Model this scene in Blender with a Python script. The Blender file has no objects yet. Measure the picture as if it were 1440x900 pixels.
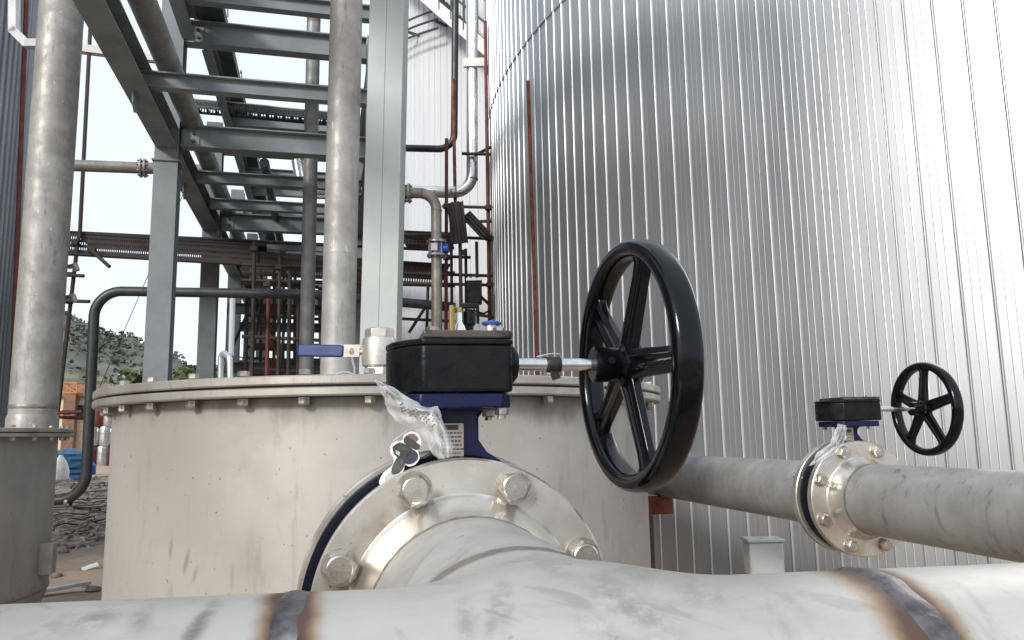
import bpy, math, random
import numpy as np
from mathutils import Vector, Matrix
random.seed(7); rng = np.random.default_rng(7)
PI = math.pi
S = bpy.context.scene
COL = S.collection
def V(*a): return Vector(a)

# ------------------------------------------------------------------ camera
FPX, YAW, TILT, ROLL, CZ = 1100.0, math.radians(11.5), math.atan(164/1100), math.radians(1.0), 1.35
CF = V(math.sin(YAW)*math.cos(TILT), math.cos(YAW)*math.cos(TILT), math.sin(TILT))
_r0 = V(math.cos(YAW), -math.sin(YAW), 0); _u0 = _r0.cross(CF)
CR = _r0*math.cos(ROLL) - _u0*math.sin(ROLL); CU = _u0*math.cos(ROLL) + _r0*math.sin(ROLL)
CH = V(math.sin(YAW), math.cos(YAW), 0); CO = V(0, 0, CZ)
def ray(px, py): return CF + CR*((px-720)/FPX) - CU*((py-450)/FPX)
def P(px, py, d):                    # survey helper: point seen at (px,py) at d metres ahead
    v = ray(px, py); return CO + v*(d/v.dot(CH))
def Pz(px, py, z):                   # point seen at (px,py) at height z
    v = ray(px, py); return CO + v*((z-CZ)/v.z)
def XY(px, py, d):
    p = P(px, py, d); return p.x, p.y
cam = bpy.data.cameras.new('Camera'); camo = bpy.data.objects.new('Camera', cam); COL.objects.link(camo)
cam.sensor_width = 36; cam.lens = FPX/1440*36; cam.clip_start = .02; cam.clip_end = 3000
m = Matrix((CR, CU, -CF)).transposed().to_4x4(); m.translation = CO; camo.matrix_world = m
S.camera = camo

# ------------------------------------------------------------------ materials
class NT:
    def __init__(s, name):
        s.m = bpy.data.materials.new(name); s.m.use_nodes = True; s.t = s.m.node_tree
        s.b = s.t.nodes['Principled BSDF']; s.tc = s.n('ShaderNodeTexCoord'); s.obj = s.tc.outputs['Object']
    def n(s, ty, **k):
        x = s.t.nodes.new(ty)
        for a, v in k.items(): setattr(x, a, v)
        return x
    def l(s, a, b): s.t.links.new(a, b)
    def noise(s, scale, detail=4, rough=.55, stretch=None, vec=None, dist=0):
        v = vec or s.obj
        if stretch:
            mp = s.n('ShaderNodeMapping'); mp.inputs['Scale'].default_value = stretch; s.l(v, mp.inputs[0]); v = mp.outputs[0]
        x = s.n('ShaderNodeTexNoise'); x.inputs['Scale'].default_value = scale; x.inputs['Detail'].default_value = detail
        x.inputs['Roughness'].default_value = rough; x.inputs['Distortion'].default_value = dist
        s.l(v, x.inputs['Vector']); return x.outputs[0]
    def ramp(s, fac, a, b, lo=0., hi=1.):
        x = s.n('ShaderNodeMapRange'); x.interpolation_type = 'SMOOTHSTEP'
        for i, v in enumerate((a, b, lo, hi)): x.inputs[i+1].default_value = v
        s.l(fac, x.inputs[0]); return x.outputs[0]
    def mix(s, fac, a, b, mode='MIX'):
        x = s.n('ShaderNodeMix', data_type='RGBA', blend_type=mode)
        for sock, v in ((x.inputs[0], fac), (x.inputs[6], a), (x.inputs[7], b)):
            if isinstance(v, (int, float)): sock.default_value = v
            elif isinstance(v, tuple): sock.default_value = (*v, 1)
            else: s.l(v, sock)
        return x.outputs[2]
    def math(s, op, a, b=0.):
        x = s.n('ShaderNodeMath', operation=op)
        for sock, v in zip(x.inputs, (a, b)):
            if isinstance(v, (int, float)): sock.default_value = v
            else: s.l(v, sock)
        return x.outputs[0]
    def dot(s, vec):
        x = s.n('ShaderNodeVectorMath', operation='DOT_PRODUCT'); s.l(s.obj, x.inputs[0]); x.inputs[1].default_value = vec
        return x.outputs['Value']
    def blob(s, c, rad, rot=0., soft=.45):       # soft ellipse mask (1 inside) at c in object space
        mp = s.n('ShaderNodeMapping', vector_type='TEXTURE'); mp.inputs['Location'].default_value = c
        mp.inputs['Rotation'].default_value = (0, rot, 0); mp.inputs['Scale'].default_value = rad
        s.l(s.obj, mp.inputs[0])
        w = s.n('ShaderNodeVectorMath', operation='LENGTH'); s.l(mp.outputs[0], w.inputs[0])
        return s.ramp(w.outputs['Value'], 1., 1.-soft, 0, 1)
    def set(s, **k):
        for a, v in k.items():
            sock = s.b.inputs[a.replace('_', ' ')]
            if isinstance(v, (int, float)): sock.default_value = v
            elif isinstance(v, tuple): sock.default_value = (*v, 1) if len(v) == 3 and sock.type == 'RGBA' else v
            else: s.l(v, sock)
        return s
    def bump(s, h, strength=.1, dist=.002):
        x = s.n('ShaderNodeBump'); x.inputs['Strength'].default_value = strength; x.inputs['Distance'].default_value = dist
        s.l(h, x.inputs['Height']); s.l(x.outputs[0], s.b.inputs['Normal']); return s

def simple(name, a, b=None, scale=8, rough=.5, metal=0., rvar=.1, bump=.0, stretch=None, coat=0., spec=None):
    t = NT(name); b = b or tuple(x*.75 for x in a)
    nz = t.noise(scale, 5, .6, stretch)
    f = t.ramp(nz, .32, .68)
    t.set(Base_Color=t.mix(f, a, b), Metallic=metal, Coat_Weight=coat)
    t.set(Roughness=t.ramp(nz, .3, .7, max(0, rough-rvar), min(1, rough+rvar)))
    if spec is not None: t.set(Specular_IOR_Level=spec)
    if bump: t.bump(t.noise(scale*6, 4), bump, .002)
    return t.m

def pickled(name, base, dark, warm, metal=.55, rough=.42, scale=3., stains=(), streak=.25, speck=.75, drips=0.):
    """matt pickled stainless: cloudy tone, fine vertical streaks, handling smears, specks"""
    t = NT(name)
    c = t.mix(t.ramp(t.noise(scale, 6, .6), .3, .72), base, dark)
    c = t.mix(t.math('MULTIPLY', t.ramp(t.noise(scale*.6, 4, .6, (1, 1, .6)), .5, .75), .6), c, warm)
    c = t.mix(t.math('MULTIPLY', t.ramp(t.noise(scale*5, 5, .7, (1.4, 1.4, .25)), .54, .74), streak), c, tuple(x*.55 for x in dark))
    c = t.mix(t.math('MULTIPLY', t.ramp(t.noise(scale*28, 2, .5), .72, .76), speck), c, (.05, .045, .04))
    if drips: c = t.mix(t.math('MULTIPLY', t.ramp(t.noise(scale*6, 3, .5, (1, 1, .45)), .70, .73), drips), c, (.62, .61, .59))
    for (ctr, rad, rot, k) in stains:
        c = t.mix(t.math('MULTIPLY', t.blob(ctr, rad, rot, .8), k), c, tuple(x*.5 for x in dark))
    t.set(Base_Color=c, Metallic=metal, Roughness=t.ramp(t.noise(scale*2, 5, .6), .3, .7, rough-.07, rough+.13))
    t.bump(t.noise(scale*30, 3), .06, .001)
    return t

M = {}
def on_cyl(px, py, cx, cy, R_):                    # point of an upright cylinder seen at (px,py)
    o, d = CO, ray(px, py); ox, oy = o.x-cx, o.y-cy; A = d.x**2+d.y**2; B = ox*d.x+oy*d.y; C_ = ox*ox+oy*oy-R_*R_
    return o+d*((-B-math.sqrt(max(B*B-A*C_, 0)))/A)
TX, TY, TR, TZ = 3.306*math.sin(.0471), 3.306*math.cos(.0471), 1.10, 1.53
def tank_stain(px, py, w_, h_, rot, k):
    p = on_cyl(px, py, TX, TY, 1.035); return ((p.x-TX, p.y-TY, p.z), (w_, w_, h_), rot, k)
def tank_material():
    st = [tank_stain(240, 772, .011, .055, .12, .5), tank_stain(262, 790, .014, .075, .3, .55), tank_stain(274, 808, .012, .05, .35, .4), tank_stain(222, 715, .012, .014, 0, .35),
          tank_stain(326, 812, .010, .05, 0, .3), tank_stain(350, 780, .10, .16, .3, .18), tank_stain(560, 640, .05, .2, .2, .15), tank_stain(790, 700, .10, .2, -.2, .15), tank_stain(845, 600, .16, .1, 0, .22)]
    t = pickled('stainless_tank', (.435, .418, .388), (.335, .318, .292), (.40, .362, .305), .25, .5, 2.6, st, streak=.4)
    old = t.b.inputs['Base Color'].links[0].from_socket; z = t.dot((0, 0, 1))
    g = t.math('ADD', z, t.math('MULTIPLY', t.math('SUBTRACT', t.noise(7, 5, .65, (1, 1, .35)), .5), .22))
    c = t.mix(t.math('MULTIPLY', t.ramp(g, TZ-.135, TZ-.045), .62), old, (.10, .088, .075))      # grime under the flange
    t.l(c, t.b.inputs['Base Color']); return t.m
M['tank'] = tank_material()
M['tank_far'] = pickled('weathered_tank', (.34, .34, .325), (.24, .24, .235), (.31, .28, .24), .25, .55, 1.6).m
M['lid'] = pickled('stainless_lid', (.43, .415, .385), (.27, .25, .225), (.35, .31, .255), .45, .42, 6, streak=.5).m
M['pipe'] = pickled('stainless_pipe', (.39, .38, .36), (.25, .243, .232), (.34, .295, .24), .22, .50, 5.5, streak=.7, speck=.8, drips=.7).m
M['pipe_dull'] = pickled('dull_stainless_pipe', (.36, .345, .325), (.24, .23, .22), (.33, .29, .24), .4, .5, 5., streak=.5).m
M['pipe_grey'] = simple('grey_pipe', (.25, .25, .24), (.165, .165, .16), 5, .5, .1)
M['pipe_dark'] = simple('dark_grey_pipe', (.055, .06, .06), (.035, .038, .04), 6, .45, .1)
M['pipe_black'] = simple('black_pipe', (.014, .016, .018), (.025, .026, .027), 6, .38, 0)
M['silver_jacket'] = simple('aluminium_jacket', (.80, .80, .80), (.66, .66, .66), 5, .28, .85)
M['pipe_brown'] = pickled('brown_stainless_pipe', (.34, .32, .29), (.23, .21, .185), (.31, .25, .18), .4, .46, 7).m
M['steel'] = simple('grey_green_paint', (.225, .255, .262), (.175, .2, .21), 3, .48, 0, .08, .05)
M['steel_light'] = simple('pale_grey_green_paint', (.45, .48, .465), (.40, .43, .42), 2.5, .5, 0, .08, .04)
M['steel_dark'] = simple('dark_grey_green_paint', (.07, .082, .085), (.05, .06, .062), 3, .55, 0)
M['black'] = simple('black_enamel', (.0018, .0022, .003), (.0034, .004, .0052), 25, .14, 0, .05, .07, spec=.28)
M['black_cast'] = simple('black_cast_paint', (.0035, .004, .005), (.008, .009, .010), 30, .34, 0, .1, .22, spec=.2)
M['blue'] = simple('dark_blue_paint', (.006, .008, .052), (.004, .006, .032), 16, .30, 0, .08, .15, spec=.3)
M['blue_black'] = simple('blue_black_paint', (.0035, .004, .013), (.003, .0035, .009), 16, .5, spec=.15)
M['blue_lever'] = simple('blue_vinyl', (.012, .035, .16), (.01, .025, .11), 20, .4)
M['blue_bright'] = simple('bright_blue_paint', (.012, .10, .42), (.01, .07, .3), 12, .35)
M['rust'] = simple('rusty_steel', (.26, .072, .028), (.13, .035, .018), 9, .75, 0, .1, .4)
M['rust_red'] = simple('red_oxide_steel', (.17, .03, .022), (.10, .03, .02), 7, .65, 0, .1, .3)
M['scaf'] = simple('scaffold_tube', (.05, .047, .047), (.075, .045, .035), 9, .6, .1)
M['scaf_dark'] = simple('dark_scaffold', (.03, .028, .027), (.055, .035, .028), 9, .6, .1)
M['deck'] = simple('scaffold_deck', (.05, .052, .055), (.065, .05, .047), 5, .6, .1)
M['rust_dull'] = simple('dull_rusty_sleeve', (.19, .13, .10), (.14, .10, .085), 8, .7)
M['galv'] = simple('galvanised_steel', (.55, .57, .57), (.42, .43, .43), 12, .42, .6)
M['bolt'] = simple('stainless_bolt', (.62, .59, .54), (.36, .32, .27), 40, .34, .9, .1, .2)
M['bolt_dull'] = simple('dull_bolt', (.50, .48, .44), (.28, .26, .23), 30, .42, .75, .1, .1)
M['steel_shaft'] = simple('bright_shaft', (.72, .72, .72), (.58, .58, .57), 30, .16, 1., .06)
M['cast_valve'] = simple('cast_stainless', (.62, .60, .56), (.48, .45, .40), 18, .4, .7, .1, .3)
M['brass'] = simple('brass_fitting', (.42, .30, .12), (.3, .2, .08), 20, .35, .9)
M['white'] = simple('white_paint', (.78, .78, .76), (.66, .66, .63), 6, .45)
M['cream'] = simple('cream_wall', (.62, .52, .36), (.52, .42, .28), 2, .8)
M['brown'] = simple('brown_roof', (.22, .12, .08), (.16, .09, .06), 3, .8)
M['orange'] = simple('orange_paint', (.55, .22, .035), (.42, .16, .03), 4, .6)
M['tarp'] = simple('blue_tarp', (.025, .13, .26), (.015, .08, .18), 6, .5, 0, .1, .5)
M['drum_red'] = simple('red_drum', (.13, .018, .02), (.09, .02, .02), 5, .5)
M['foil'] = simple('foil_jacket', (.62, .62, .62), (.4, .4, .4), 22, .3, .8, .1, .5)
M['timber'] = simple('weathered_timber', (.34, .30, .26), (.20, .18, .155), 12, .85, 0, .1, .3, (1, 8, 8))
M['scrap_pale'] = simple('pale_scrap', (.5, .49, .47), (.36, .35, .33), 9, .6)
M['stone'] = simple('stone', (.25, .21, .18), (.17, .14, .12), 20, .85, 0, .1, .5)
M['window'] = simple('dark_window', (.03, .035, .04), (.05, .055, .06), 3, .2)
M['tape'] = simple('black_tape', (.012, .012, .013), (.02, .02, .02), 60, .5)
M['leaf'] = simple('leaf', (.085, .10, .028), (.05, .075, .022), .9, .6)
M['leaf_hazed'] = simple('hazed_leaf', (.085, .105, .082), (.115, .125, .09), .25, .65)  # hillside leaf colour paled and greyed to carry distance haze
M['bark'] = simple('bark', (.09, .07, .05), (.06, .045, .035), 6, .9)
M['plate'] = simple('nameplate', (.42, .40, .34), (.34, .31, .25), 30, .35, .6)
M['ink'] = simple('ink', (.03, .03, .03), (.05, .045, .04), 30, .6)
M['paper'] = simple('white_card', (.80, .80, .78), (.74, .74, .71), 20, .5)
M['tag_olive'] = simple('tag_olive', (.045, .05, .035), (.02, .024, .016), 120, .45)
M['greenhouse_film'] = simple('greenhouse_film', (.36, .38, .38), (.24, .26, .25), .6, .5)
M['tag_navy'] = simple('tag_navy', (.03, .035, .09), (.02, .024, .05), 90, .45)
M['tag_grey'] = simple('tag_grey', (.09, .095, .085), (.035, .04, .035), 90, .45)
M['plastic_grey'] = simple('grey_plastic', (.46, .48, .47), (.42, .44, .43), 6, .28)

def cladding(name, lo, hi, metal, rough, scl=1.):
    t = NT(name)
    a = t.noise(2.2*scl, 4, .6, (1, 1, .12)); b = t.noise(30*scl, 3, .6, (1, 1, .03))
    c = t.mix(t.ramp(a, .3, .7), lo, hi)
    c = t.mix(t.math('MULTIPLY', t.ramp(b, .5, .75), .16), c, tuple(x*.7 for x in lo))
    t.set(Base_Color=c, Metallic=metal, Roughness=t.ramp(t.noise(1.1*scl, 5, .6, (1, 1, .3)), .3, .7, rough-.05, rough+.09))
    t.bump(t.noise(.9*scl, 2, .5, (1, 1, .3)), .03, .01)
    return t.m
M['clad'] = cladding('galvanised_cladding', (.50, .515, .53), (.57, .58, .585), .84, .365)
M['clad_white'] = cladding('pale_cladding', (.60, .615, .64), (.65, .66, .68), 0., .5)
M['clad_dark'] = cladding('dark_cladding', (.22, .235, .25), (.29, .30, .315), .6, .40)  # darker grey sheet metal of the left tanks

def run_material():
    """near pipe: chalky stainless, weld heat tint (distance along the pipe from each weld), scuffs"""
    t = NT('tee_pipe_stainless')
    c = t.mix(t.ramp(t.noise(7, 6, .6), .3, .7), (.535, .52, .492), (.41, .398, .375))
    c = t.mix(t.math('MULTIPLY', t.ramp(t.noise(3.5, 5, .6), .5, .75), .5), c, (.54, .50, .44))
    # dark scuffs: stretched, thresholded
    rot = t.n('ShaderNodeMapping'); rot.inputs['Rotation'].default_value = (.3, .5, .7); t.l(t.obj, rot.inputs[0])
    sc = t.noise(10, 5, .62, (3.2, .7, 1), rot.outputs[0], .5)
    c = t.mix(t.math('MULTIPLY', t.ramp(sc, .56, .70), .30), c, (.17, .165, .16))
    sc2 = t.noise(17, 3, .5, (.5, 2.6, 1.2), rot.outputs[0], .8)
    c = t.mix(t.math('MULTIPLY', t.ramp(sc2, .61, .71), .38), c, (.20, .19, .175))
    c = t.mix(t.math('MULTIPLY', t.ramp(t.noise(46, 3, .6), .68, .74), .5), c, (.22, .14, .08))
    c = t.mix(t.math('MULTIPLY', t.ramp(t.noise(70, 6, .7, (.3, 1, 1)), .48, .75), .28), c, (.27, .26, .245))
    for (px, py, w_, h_, rot, k) in ((283, 876, .006, .022, .55, .75), (268, 892, .005, .018, .4, .6), (142, 867, .014, .004, 0, .5), (200, 868, .009, .005, .3, .6), (100, 880, .02, .012, 0, .3), (52, 886, .012, .01, 0, .25),
            (655, 872, .007, .016, .2, .5), (706, 848, .006, .016, .5, .5), (690, 868, .004, .014, .6, .5), (872, 845, .035, .012, .4, .4), (905, 868, .03, .008, .5, .4), (840, 880, .02, .008, .5, .35), (980, 838, .02, .01, 0, .35), (1105, 842, .012, .006, .6, .35), (770, 800, .014, .006, 0, .5), (1330, 850, .004, .02, .6, .35), (1380, 855, .003, .03, .6, .3)):
        p = on_run(px, py); c = t.mix(t.math('MULTIPLY', t.math('MULTIPLY', t.blob((p.x-C0.x, p.y-C0.y, p.z), (w_*1.15, .05, h_*1.15), rot, .95), k*.8), t.ramp(t.noise(75, 4, .7), .35, .62)), c, (.12, .118, .115))
    s = t.dot((math.cos(YA), math.sin(YA), 0)); nz = t.noise(9, 5, .65)
    sx = t.dot((1, -.01, 0))
    for s0, wl, wr in ((SL, .019, .019), (SR, .032, .020)):
        d = t.math('SUBTRACT', sx if s0 < 0 else s, s0)
        d = t.math('ADD', d, t.math('MULTIPLY', t.math('SUBTRACT', nz, .5), .024))
        left = t.math('MULTIPLY', t.math('LESS_THAN', d, 0.), t.math('DIVIDE', d, -wl))
        right = t.math('MULTIPLY', t.math('GREATER_THAN', d, 0.), t.math('DIVIDE', d, wr))
        q = t.math('ADD', left, right)
        c = t.mix(t.math('MULTIPLY', t.ramp(q, 1.15, .60), .85), c, (.27, .165, .08))
        c = t.mix(t.math('MULTIPLY', t.ramp(q, .80, .40), .88), c, (.075, .038, .032))
    y = t.math('SUBTRACT', t.dot((0, 1, 0)), BW)
    y = t.math('ABSOLUTE', t.math('ADD', y, t.math('MULTIPLY', t.math('SUBTRACT', nz, .5), .01)))
    c = t.mix(t.math('MULTIPLY', t.ramp(y, .017, .005), .75), c, (.15, .125, .11))
    y2 = t.math('ABSOLUTE', t.math('SUBTRACT', t.dot((0, 1, 0)), .8395-.446)); c = t.mix(t.math('MULTIPLY', t.ramp(y2, .012, .002), .7), c, (.16, .12, .085))
    t.set(Base_Color=c, Metallic=.35, Roughness=t.ramp(t.noise(9, 5), .3, .7, .38, .55))
    t.bump(t.noise(160, 4, .7, (.25, 1, 1)), .22, .0008)
    return t.m

def flange_material(stains=()):
    t = NT('machined_flange')
    c = t.mix(t.ramp(t.noise(9, 5, .6), .3, .7), (.70, .67, .61), (.56, .52, .46))
    c = t.mix(t.math('MULTIPLY', t.ramp(t.noise(14, 5, .65), .52, .70), .55), c, (.42, .31, .18))
    c = t.mix(t.math('MULTIPLY', t.ramp(t.noise(120, 2, .5), .70, .74), .7), c, (.08, .06, .045))
    for (ctr, rad, k) in stains: c = t.mix(t.math('MULTIPLY', t.math('MULTIPLY', t.blob(ctr, rad, 0, .8), k), t.ramp(t.noise(30, 4, .6), .2, .5)), c, (.15, .09, .045))
    t.set(Base_Color=c, Metallic=.85, Roughness=t.ramp(t.noise(11, 5), .3, .7, .22, .42))
    t.bump(t.noise(40, 3, .5, (1, 1, 1)), .05, .001)
    return t.m
M['flange'] = flange_material()
M['hub_bright'] = simple('polished_hub', (.78, .77, .75), (.62, .58, .52), 12, .33, .9, .07)
def weld_material():
    t = NT('weld_bead')
    nz = t.noise(60, 4, .6)
    c = t.mix(t.ramp(nz, .35, .65), (.075, .072, .078), (.17, .155, .158))
    c = t.mix(t.math('MULTIPLY', t.ramp(t.noise(12, 4), .55, .65), .6), c, (.5, .5, .5))
    t.set(Base_Color=c, Metallic=.6, Roughness=.38); t.bump(nz, .4, .003); return t.m
M['weld'] = weld_material()
M['weld_soft'] = simple('ground_weld', (.30, .27, .24), (.2, .175, .15), 30, .45, .5, .1, .2)
def bag_material():
    t = NT('clear_plastic_bag')
    f = t.noise(35, 4, .6, (1, 1, .5))
    t.set(Base_Color=(.72, .72, .73), Roughness=.26, Alpha=t.ramp(f, .3, .7, .34, .66), Specular_IOR_Level=.45)
    t.bump(f, .5, .004); return t.m
M['bag'] = bag_material()
def ground_material():
    t = NT('sandy_ground')
    c = t.mix(t.ramp(t.noise(.6, 6, .6), .35, .65), (.41, .315, .235), (.31, .24, .18))
    c = t.mix(t.math('MULTIPLY', t.ramp(t.noise(7, 6, .7), .5, .7), .6), c, (.17, .135, .11))
    c = t.mix(t.math('MULTIPLY', t.ramp(t.noise(45, 3, .6), .66, .72), .6), c, (.42, .38, .33))
    t.set(Base_Color=c, Roughness=.92); t.bump(t.noise(9, 8, .7), .6, .03); return t.m
M['ground'] = ground_material()
def hill_material():
    t = NT('terraced_hillside')
    z = t.dot((0, 0, 1)); nz = t.noise(.035, 5, .6)
    c = t.mix(t.ramp(t.noise(.05, 6, .65), .4, .62), (.10, .115, .092), (.14, .145, .105))  # greens lightened and greyed in place of distance haze
    low = t.ramp(t.math('ADD', z, t.math('MULTIPLY', nz, 26)), 36, 24)
    terr = t.ramp(t.math('SINE', t.math('ADD', t.math('MULTIPLY', z, 1.9), t.math('MULTIPLY', nz, 9))), .0, .5)
    c = t.mix(t.math('MULTIPLY', t.math('MULTIPLY', low, terr), .8), c, (.30, .24, .16))
    t.set(Base_Color=c, Roughness=.95); return t.m
M['hill'] = hill_material()

# ------------------------------------------------------------------ mesh builder (world coordinates)
def frame(ax):
    ax = Vector(ax).normalized(); u = ax.cross(V(0, 0, 1))
    if u.length < 1e-4: u = V(1, 0, 0)
    u.normalize(); w = u.cross(ax).normalized(); return ax, u, w
class MB:
    def __init__(s): s.v = []; s.f = []
    def add(s, vs, fs):
        o = len(s.v); s.v += [tuple(x) for x in vs]; s.f += [tuple(i+o for i in q) for q in fs]; return s
    def box(s, c, size, ax=None, ay=None):
        ax = Vector(ax).normalized() if ax else V(1, 0, 0)
        ay = Vector(ay).normalized() if ay else (V(0, 1, 0) if abs(ax.y) < .9 or ax.x else V(-1, 0, 0))
        ay = (ay-ax*ay.dot(ax)).normalized(); az = ax.cross(ay); c = Vector(c)
        vs = [c+ax*(i*size[0]/2)+ay*(j*size[1]/2)+az*(k*size[2]/2) for k in (-1, 1) for j in (-1, 1) for i in (-1, 1)]
        return s.add(vs, [(0, 2, 3, 1), (4, 5, 7, 6), (0, 1, 5, 4), (2, 6, 7, 3), (0, 4, 6, 2), (1, 3, 7, 5)])
    def bb(s, lo, hi): return s.box([(a+b)/2 for a, b in zip(lo, hi)], [b-a for a, b in zip(lo, hi)])
    def lathe(s, o, axis, prof, seg=32, a0=0., a1=2*PI, caps=True):
        ax, u, w = frame(axis); o = Vector(o); full = abs(a1-a0-2*PI) < 1e-6; n = seg if full else seg+1
        vs = []
        for (r, h) in prof:
            for k in range(n):
                a = a0+(a1-a0)*k/seg; vs.append(o+ax*h+(u*math.cos(a)+w*math.sin(a))*r)
        fs = []
        for i in range(len(prof)-1):
            for k in range(seg):
                k2 = (k+1) % n; fs.append((i*n+k, i*n+k2, (i+1)*n+k2, (i+1)*n+k))
        if caps and full:
            if prof[0][0] > 1e-6: fs.append(tuple(range(n-1, -1, -1)))
            if prof[-1][0] > 1e-6: fs.append(tuple((len(prof)-1)*n+k for k in range(n)))
        return s.add(vs, fs)
    def cyl(s, p0, p1, r, r1=None, seg=20, caps=True):
        p0, p1 = Vector(p0), Vector(p1); return s.lathe(p0, p1-p0, [(r, 0), (r if r1 is None else r1, (p1-p0).length)], seg, caps=caps)
    def tube(s, pts, r, seg=14, caps=True):
        pts = [Vector(p) for p in pts]; n = len(pts); t = []
        for i in range(n):
            a = pts[i]-pts[max(i-1, 0)]; b = pts[min(i+1, n-1)]-pts[i]
            d = (a.normalized() if a.length > 1e-9 else V(0, 0, 0))+(b.normalized() if b.length > 1e-9 else V(0, 0, 0)); t.append(d.normalized())
        _, u, _ = frame(t[0]); vs = []
        for i in range(n):
            u = (u-t[i]*u.dot(t[i])).normalized(); w = t[i].cross(u)
            rr = r[i] if isinstance(r, (list, tuple)) else r
            for k in range(seg):
                a = 2*PI*k/seg; vs.append(pts[i]+(u*math.cos(a)+w*math.sin(a))*rr)
        fs = [(i*seg+k, i*seg+(k+1) % seg, (i+1)*seg+(k+1) % seg, (i+1)*seg+k) for i in range(n-1) for k in range(seg)]
        if caps: fs += [tuple(range(seg-1, -1, -1)), tuple((n-1)*seg+k for k in range(seg))]
        return s.add(vs, fs)
    def prism(s, poly, o, u, w, ext):        # polygon (a,b) on o+u*a+w*b, extruded by ext
        o, u, w, ext = map(Vector, (o, u, w, ext)); n = len(poly)
        a = [o+u*p+w*q for p, q in poly]
        if u.cross(w).dot(ext) < 0: a = a[::-1]
        vs = a+[p+ext for p in a]
        return s.add(vs, [tuple(range(n-1, -1, -1)), tuple(range(n, 2*n))]+[(i, (i+1) % n, n+(i+1) % n, n+i) for i in range(n)])
    def hbeam(s, p0, p1, h, w, tw=.009, tf=.013, up=(0, 0, 1)):
        p0, p1 = Vector(p0), Vector(p1); ax = (p1-p0).normalized(); up = Vector(up); up = (up-ax*up.dot(ax)).normalized(); sd = ax.cross(up)
        a, b, c, d = h/2, w/2, tw/2, h/2-tf
        poly = [(-b, -a), (b, -a), (b, -d), (c, -d), (c, d), (b, d), (b, a), (-b, a), (-b, d), (-c, d), (-c, -d), (-b, -d)]
        n = 12; A = [p0+sd*x+up*y for x, y in poly]; B = [p1+sd*x+up*y for x, y in poly]
        fs = [(i, (i+1) % n, n+(i+1) % n, n+i) for i in range(n)]
        for o in (0, n): fs += [(o, o+1, o+2, o+11), (o+2, o+3, o+10, o+11), (o+3, o+4, o+9, o+10), (o+4, o+5, o+8, o+9), (o+5, o+6, o+7, o+8)]
        return s.add(A+B, fs)
    def channel(s, p0, p1, h, w, t=.008, up=(0, 0, 1), side=1):
        p0, p1 = Vector(p0), Vector(p1); ax = (p1-p0).normalized(); up = Vector(up); up = (up-ax*up.dot(ax)).normalized(); sd = ax.cross(up)*side
        for x, y, sx, sy in ((0, 0, t, h), (w/2, h/2-t/2, w-t, t), (w/2, -h/2+t/2, w-t, t)):
            s.box((p0+p1)/2+sd*x+up*y, ((p1-p0).length, sx, sy), ax, sd)
        return s
    def hexb(s, c, axis, r, h, rot=0.): 
        ax, u, w = frame(axis); c = Vector(c)
        poly = [(math.cos(rot+k*PI/3)*r, math.sin(rot+k*PI/3)*r) for k in range(6)]
        ch = [(x*.86, y*.86) for x, y in poly]
        n = 6; vs = [c+u*x+w*y for x, y in poly]+[c+u*x+w*y+ax*h*.82 for x, y in poly]+[c+u*x+w*y+ax*h for x, y in ch]
        fs = [tuple(range(5, -1, -1))]+[(j*6+i, j*6+(i+1) % 6, (j+1)*6+(i+1) % 6, (j+1)*6+i) for j in (0, 1) for i in range(6)]+[tuple(range(12, 18))]
        return s.add(vs, fs)
    def build(s, name, mat, parent=None, smooth=35, bevel=0., seg=2, origin=None):
        me = bpy.data.meshes.new(name)
        if parent is not None: o = parent['_w'] if '_w' in parent else (0, 0, 0)
        elif origin is not None: o = origin
        else:
            a = np.array(s.v); c = (a.min(0)+a.max(0))/2; o = (c[0], c[1], a[:, 2].min())
        me.from_pydata([(x-o[0], y-o[1], z-o[2]) for x, y, z in s.v], [], s.f)
        import bmesh
        bm = bmesh.new(); bm.from_mesh(me); bmesh.ops.recalc_face_normals(bm, faces=bm.faces); bm.to_mesh(me); bm.free()
        if isinstance(mat, str): mat = M[mat]
        me.materials.append(mat)
        if smooth:
            me.polygons.foreach_set('use_smooth', [True]*len(me.polygons)); me.set_sharp_from_angle(angle=math.radians(smooth))
        ob = bpy.data.objects.new(name, me); COL.objects.link(ob)
        if parent is not None:
            ob.parent = parent; ob['_w'] = tuple(o)
        else: ob.location = o; ob['_w'] = tuple(o)
        if bevel:
            b = ob.modifiers.new('bevel', 'BEVEL'); b.width = bevel; b.segments = seg; b.limit_method = 'ANGLE'; b.angle_limit = math.radians(40); b.harden_normals = False
        return ob
def arc_path(pts, R, n=8):                       # polyline with rounded corners
    pts = [Vector(p) for p in pts]; out = [pts[0]]
    for i in range(1, len(pts)-1):
        a = (pts[i-1]-pts[i]); b = (pts[i+1]-pts[i]); r = R[i-1] if isinstance(R, (list, tuple)) else R
        ang = a.angle(b); d = min(r/math.tan(ang/2), a.length*.48, b.length*.48); r = d*math.tan(ang/2)
        a.normalize(); b.normalize(); p, q = pts[i]+a*d, pts[i]+b*d
        cen = pts[i]+(a+b).normalized()*(r/math.sin(ang/2)); v0 = p-cen; v1 = q-cen; th = v0.angle(v1)
        for k in range(n+1):
            t = k/n; out.append(cen+(v0*math.sin((1-t)*th)+v1*math.sin(t*th))/math.sin(th))
    return out+[pts[-1]]
def thing(name, label, cat, loc, group=None):
    o = bpy.data.objects.new(name, None); o.empty_display_size = .1; COL.objects.link(o); o.location = loc; o['_w'] = tuple(loc)
    return tag(o, label, cat, group)
def tag(o, label=None, cat=None, group=None, kind=None):
    for k, v in (('label', label), ('category', cat), ('group', group), ('kind', kind)):
        if v: o[k] = v
    return o
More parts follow.
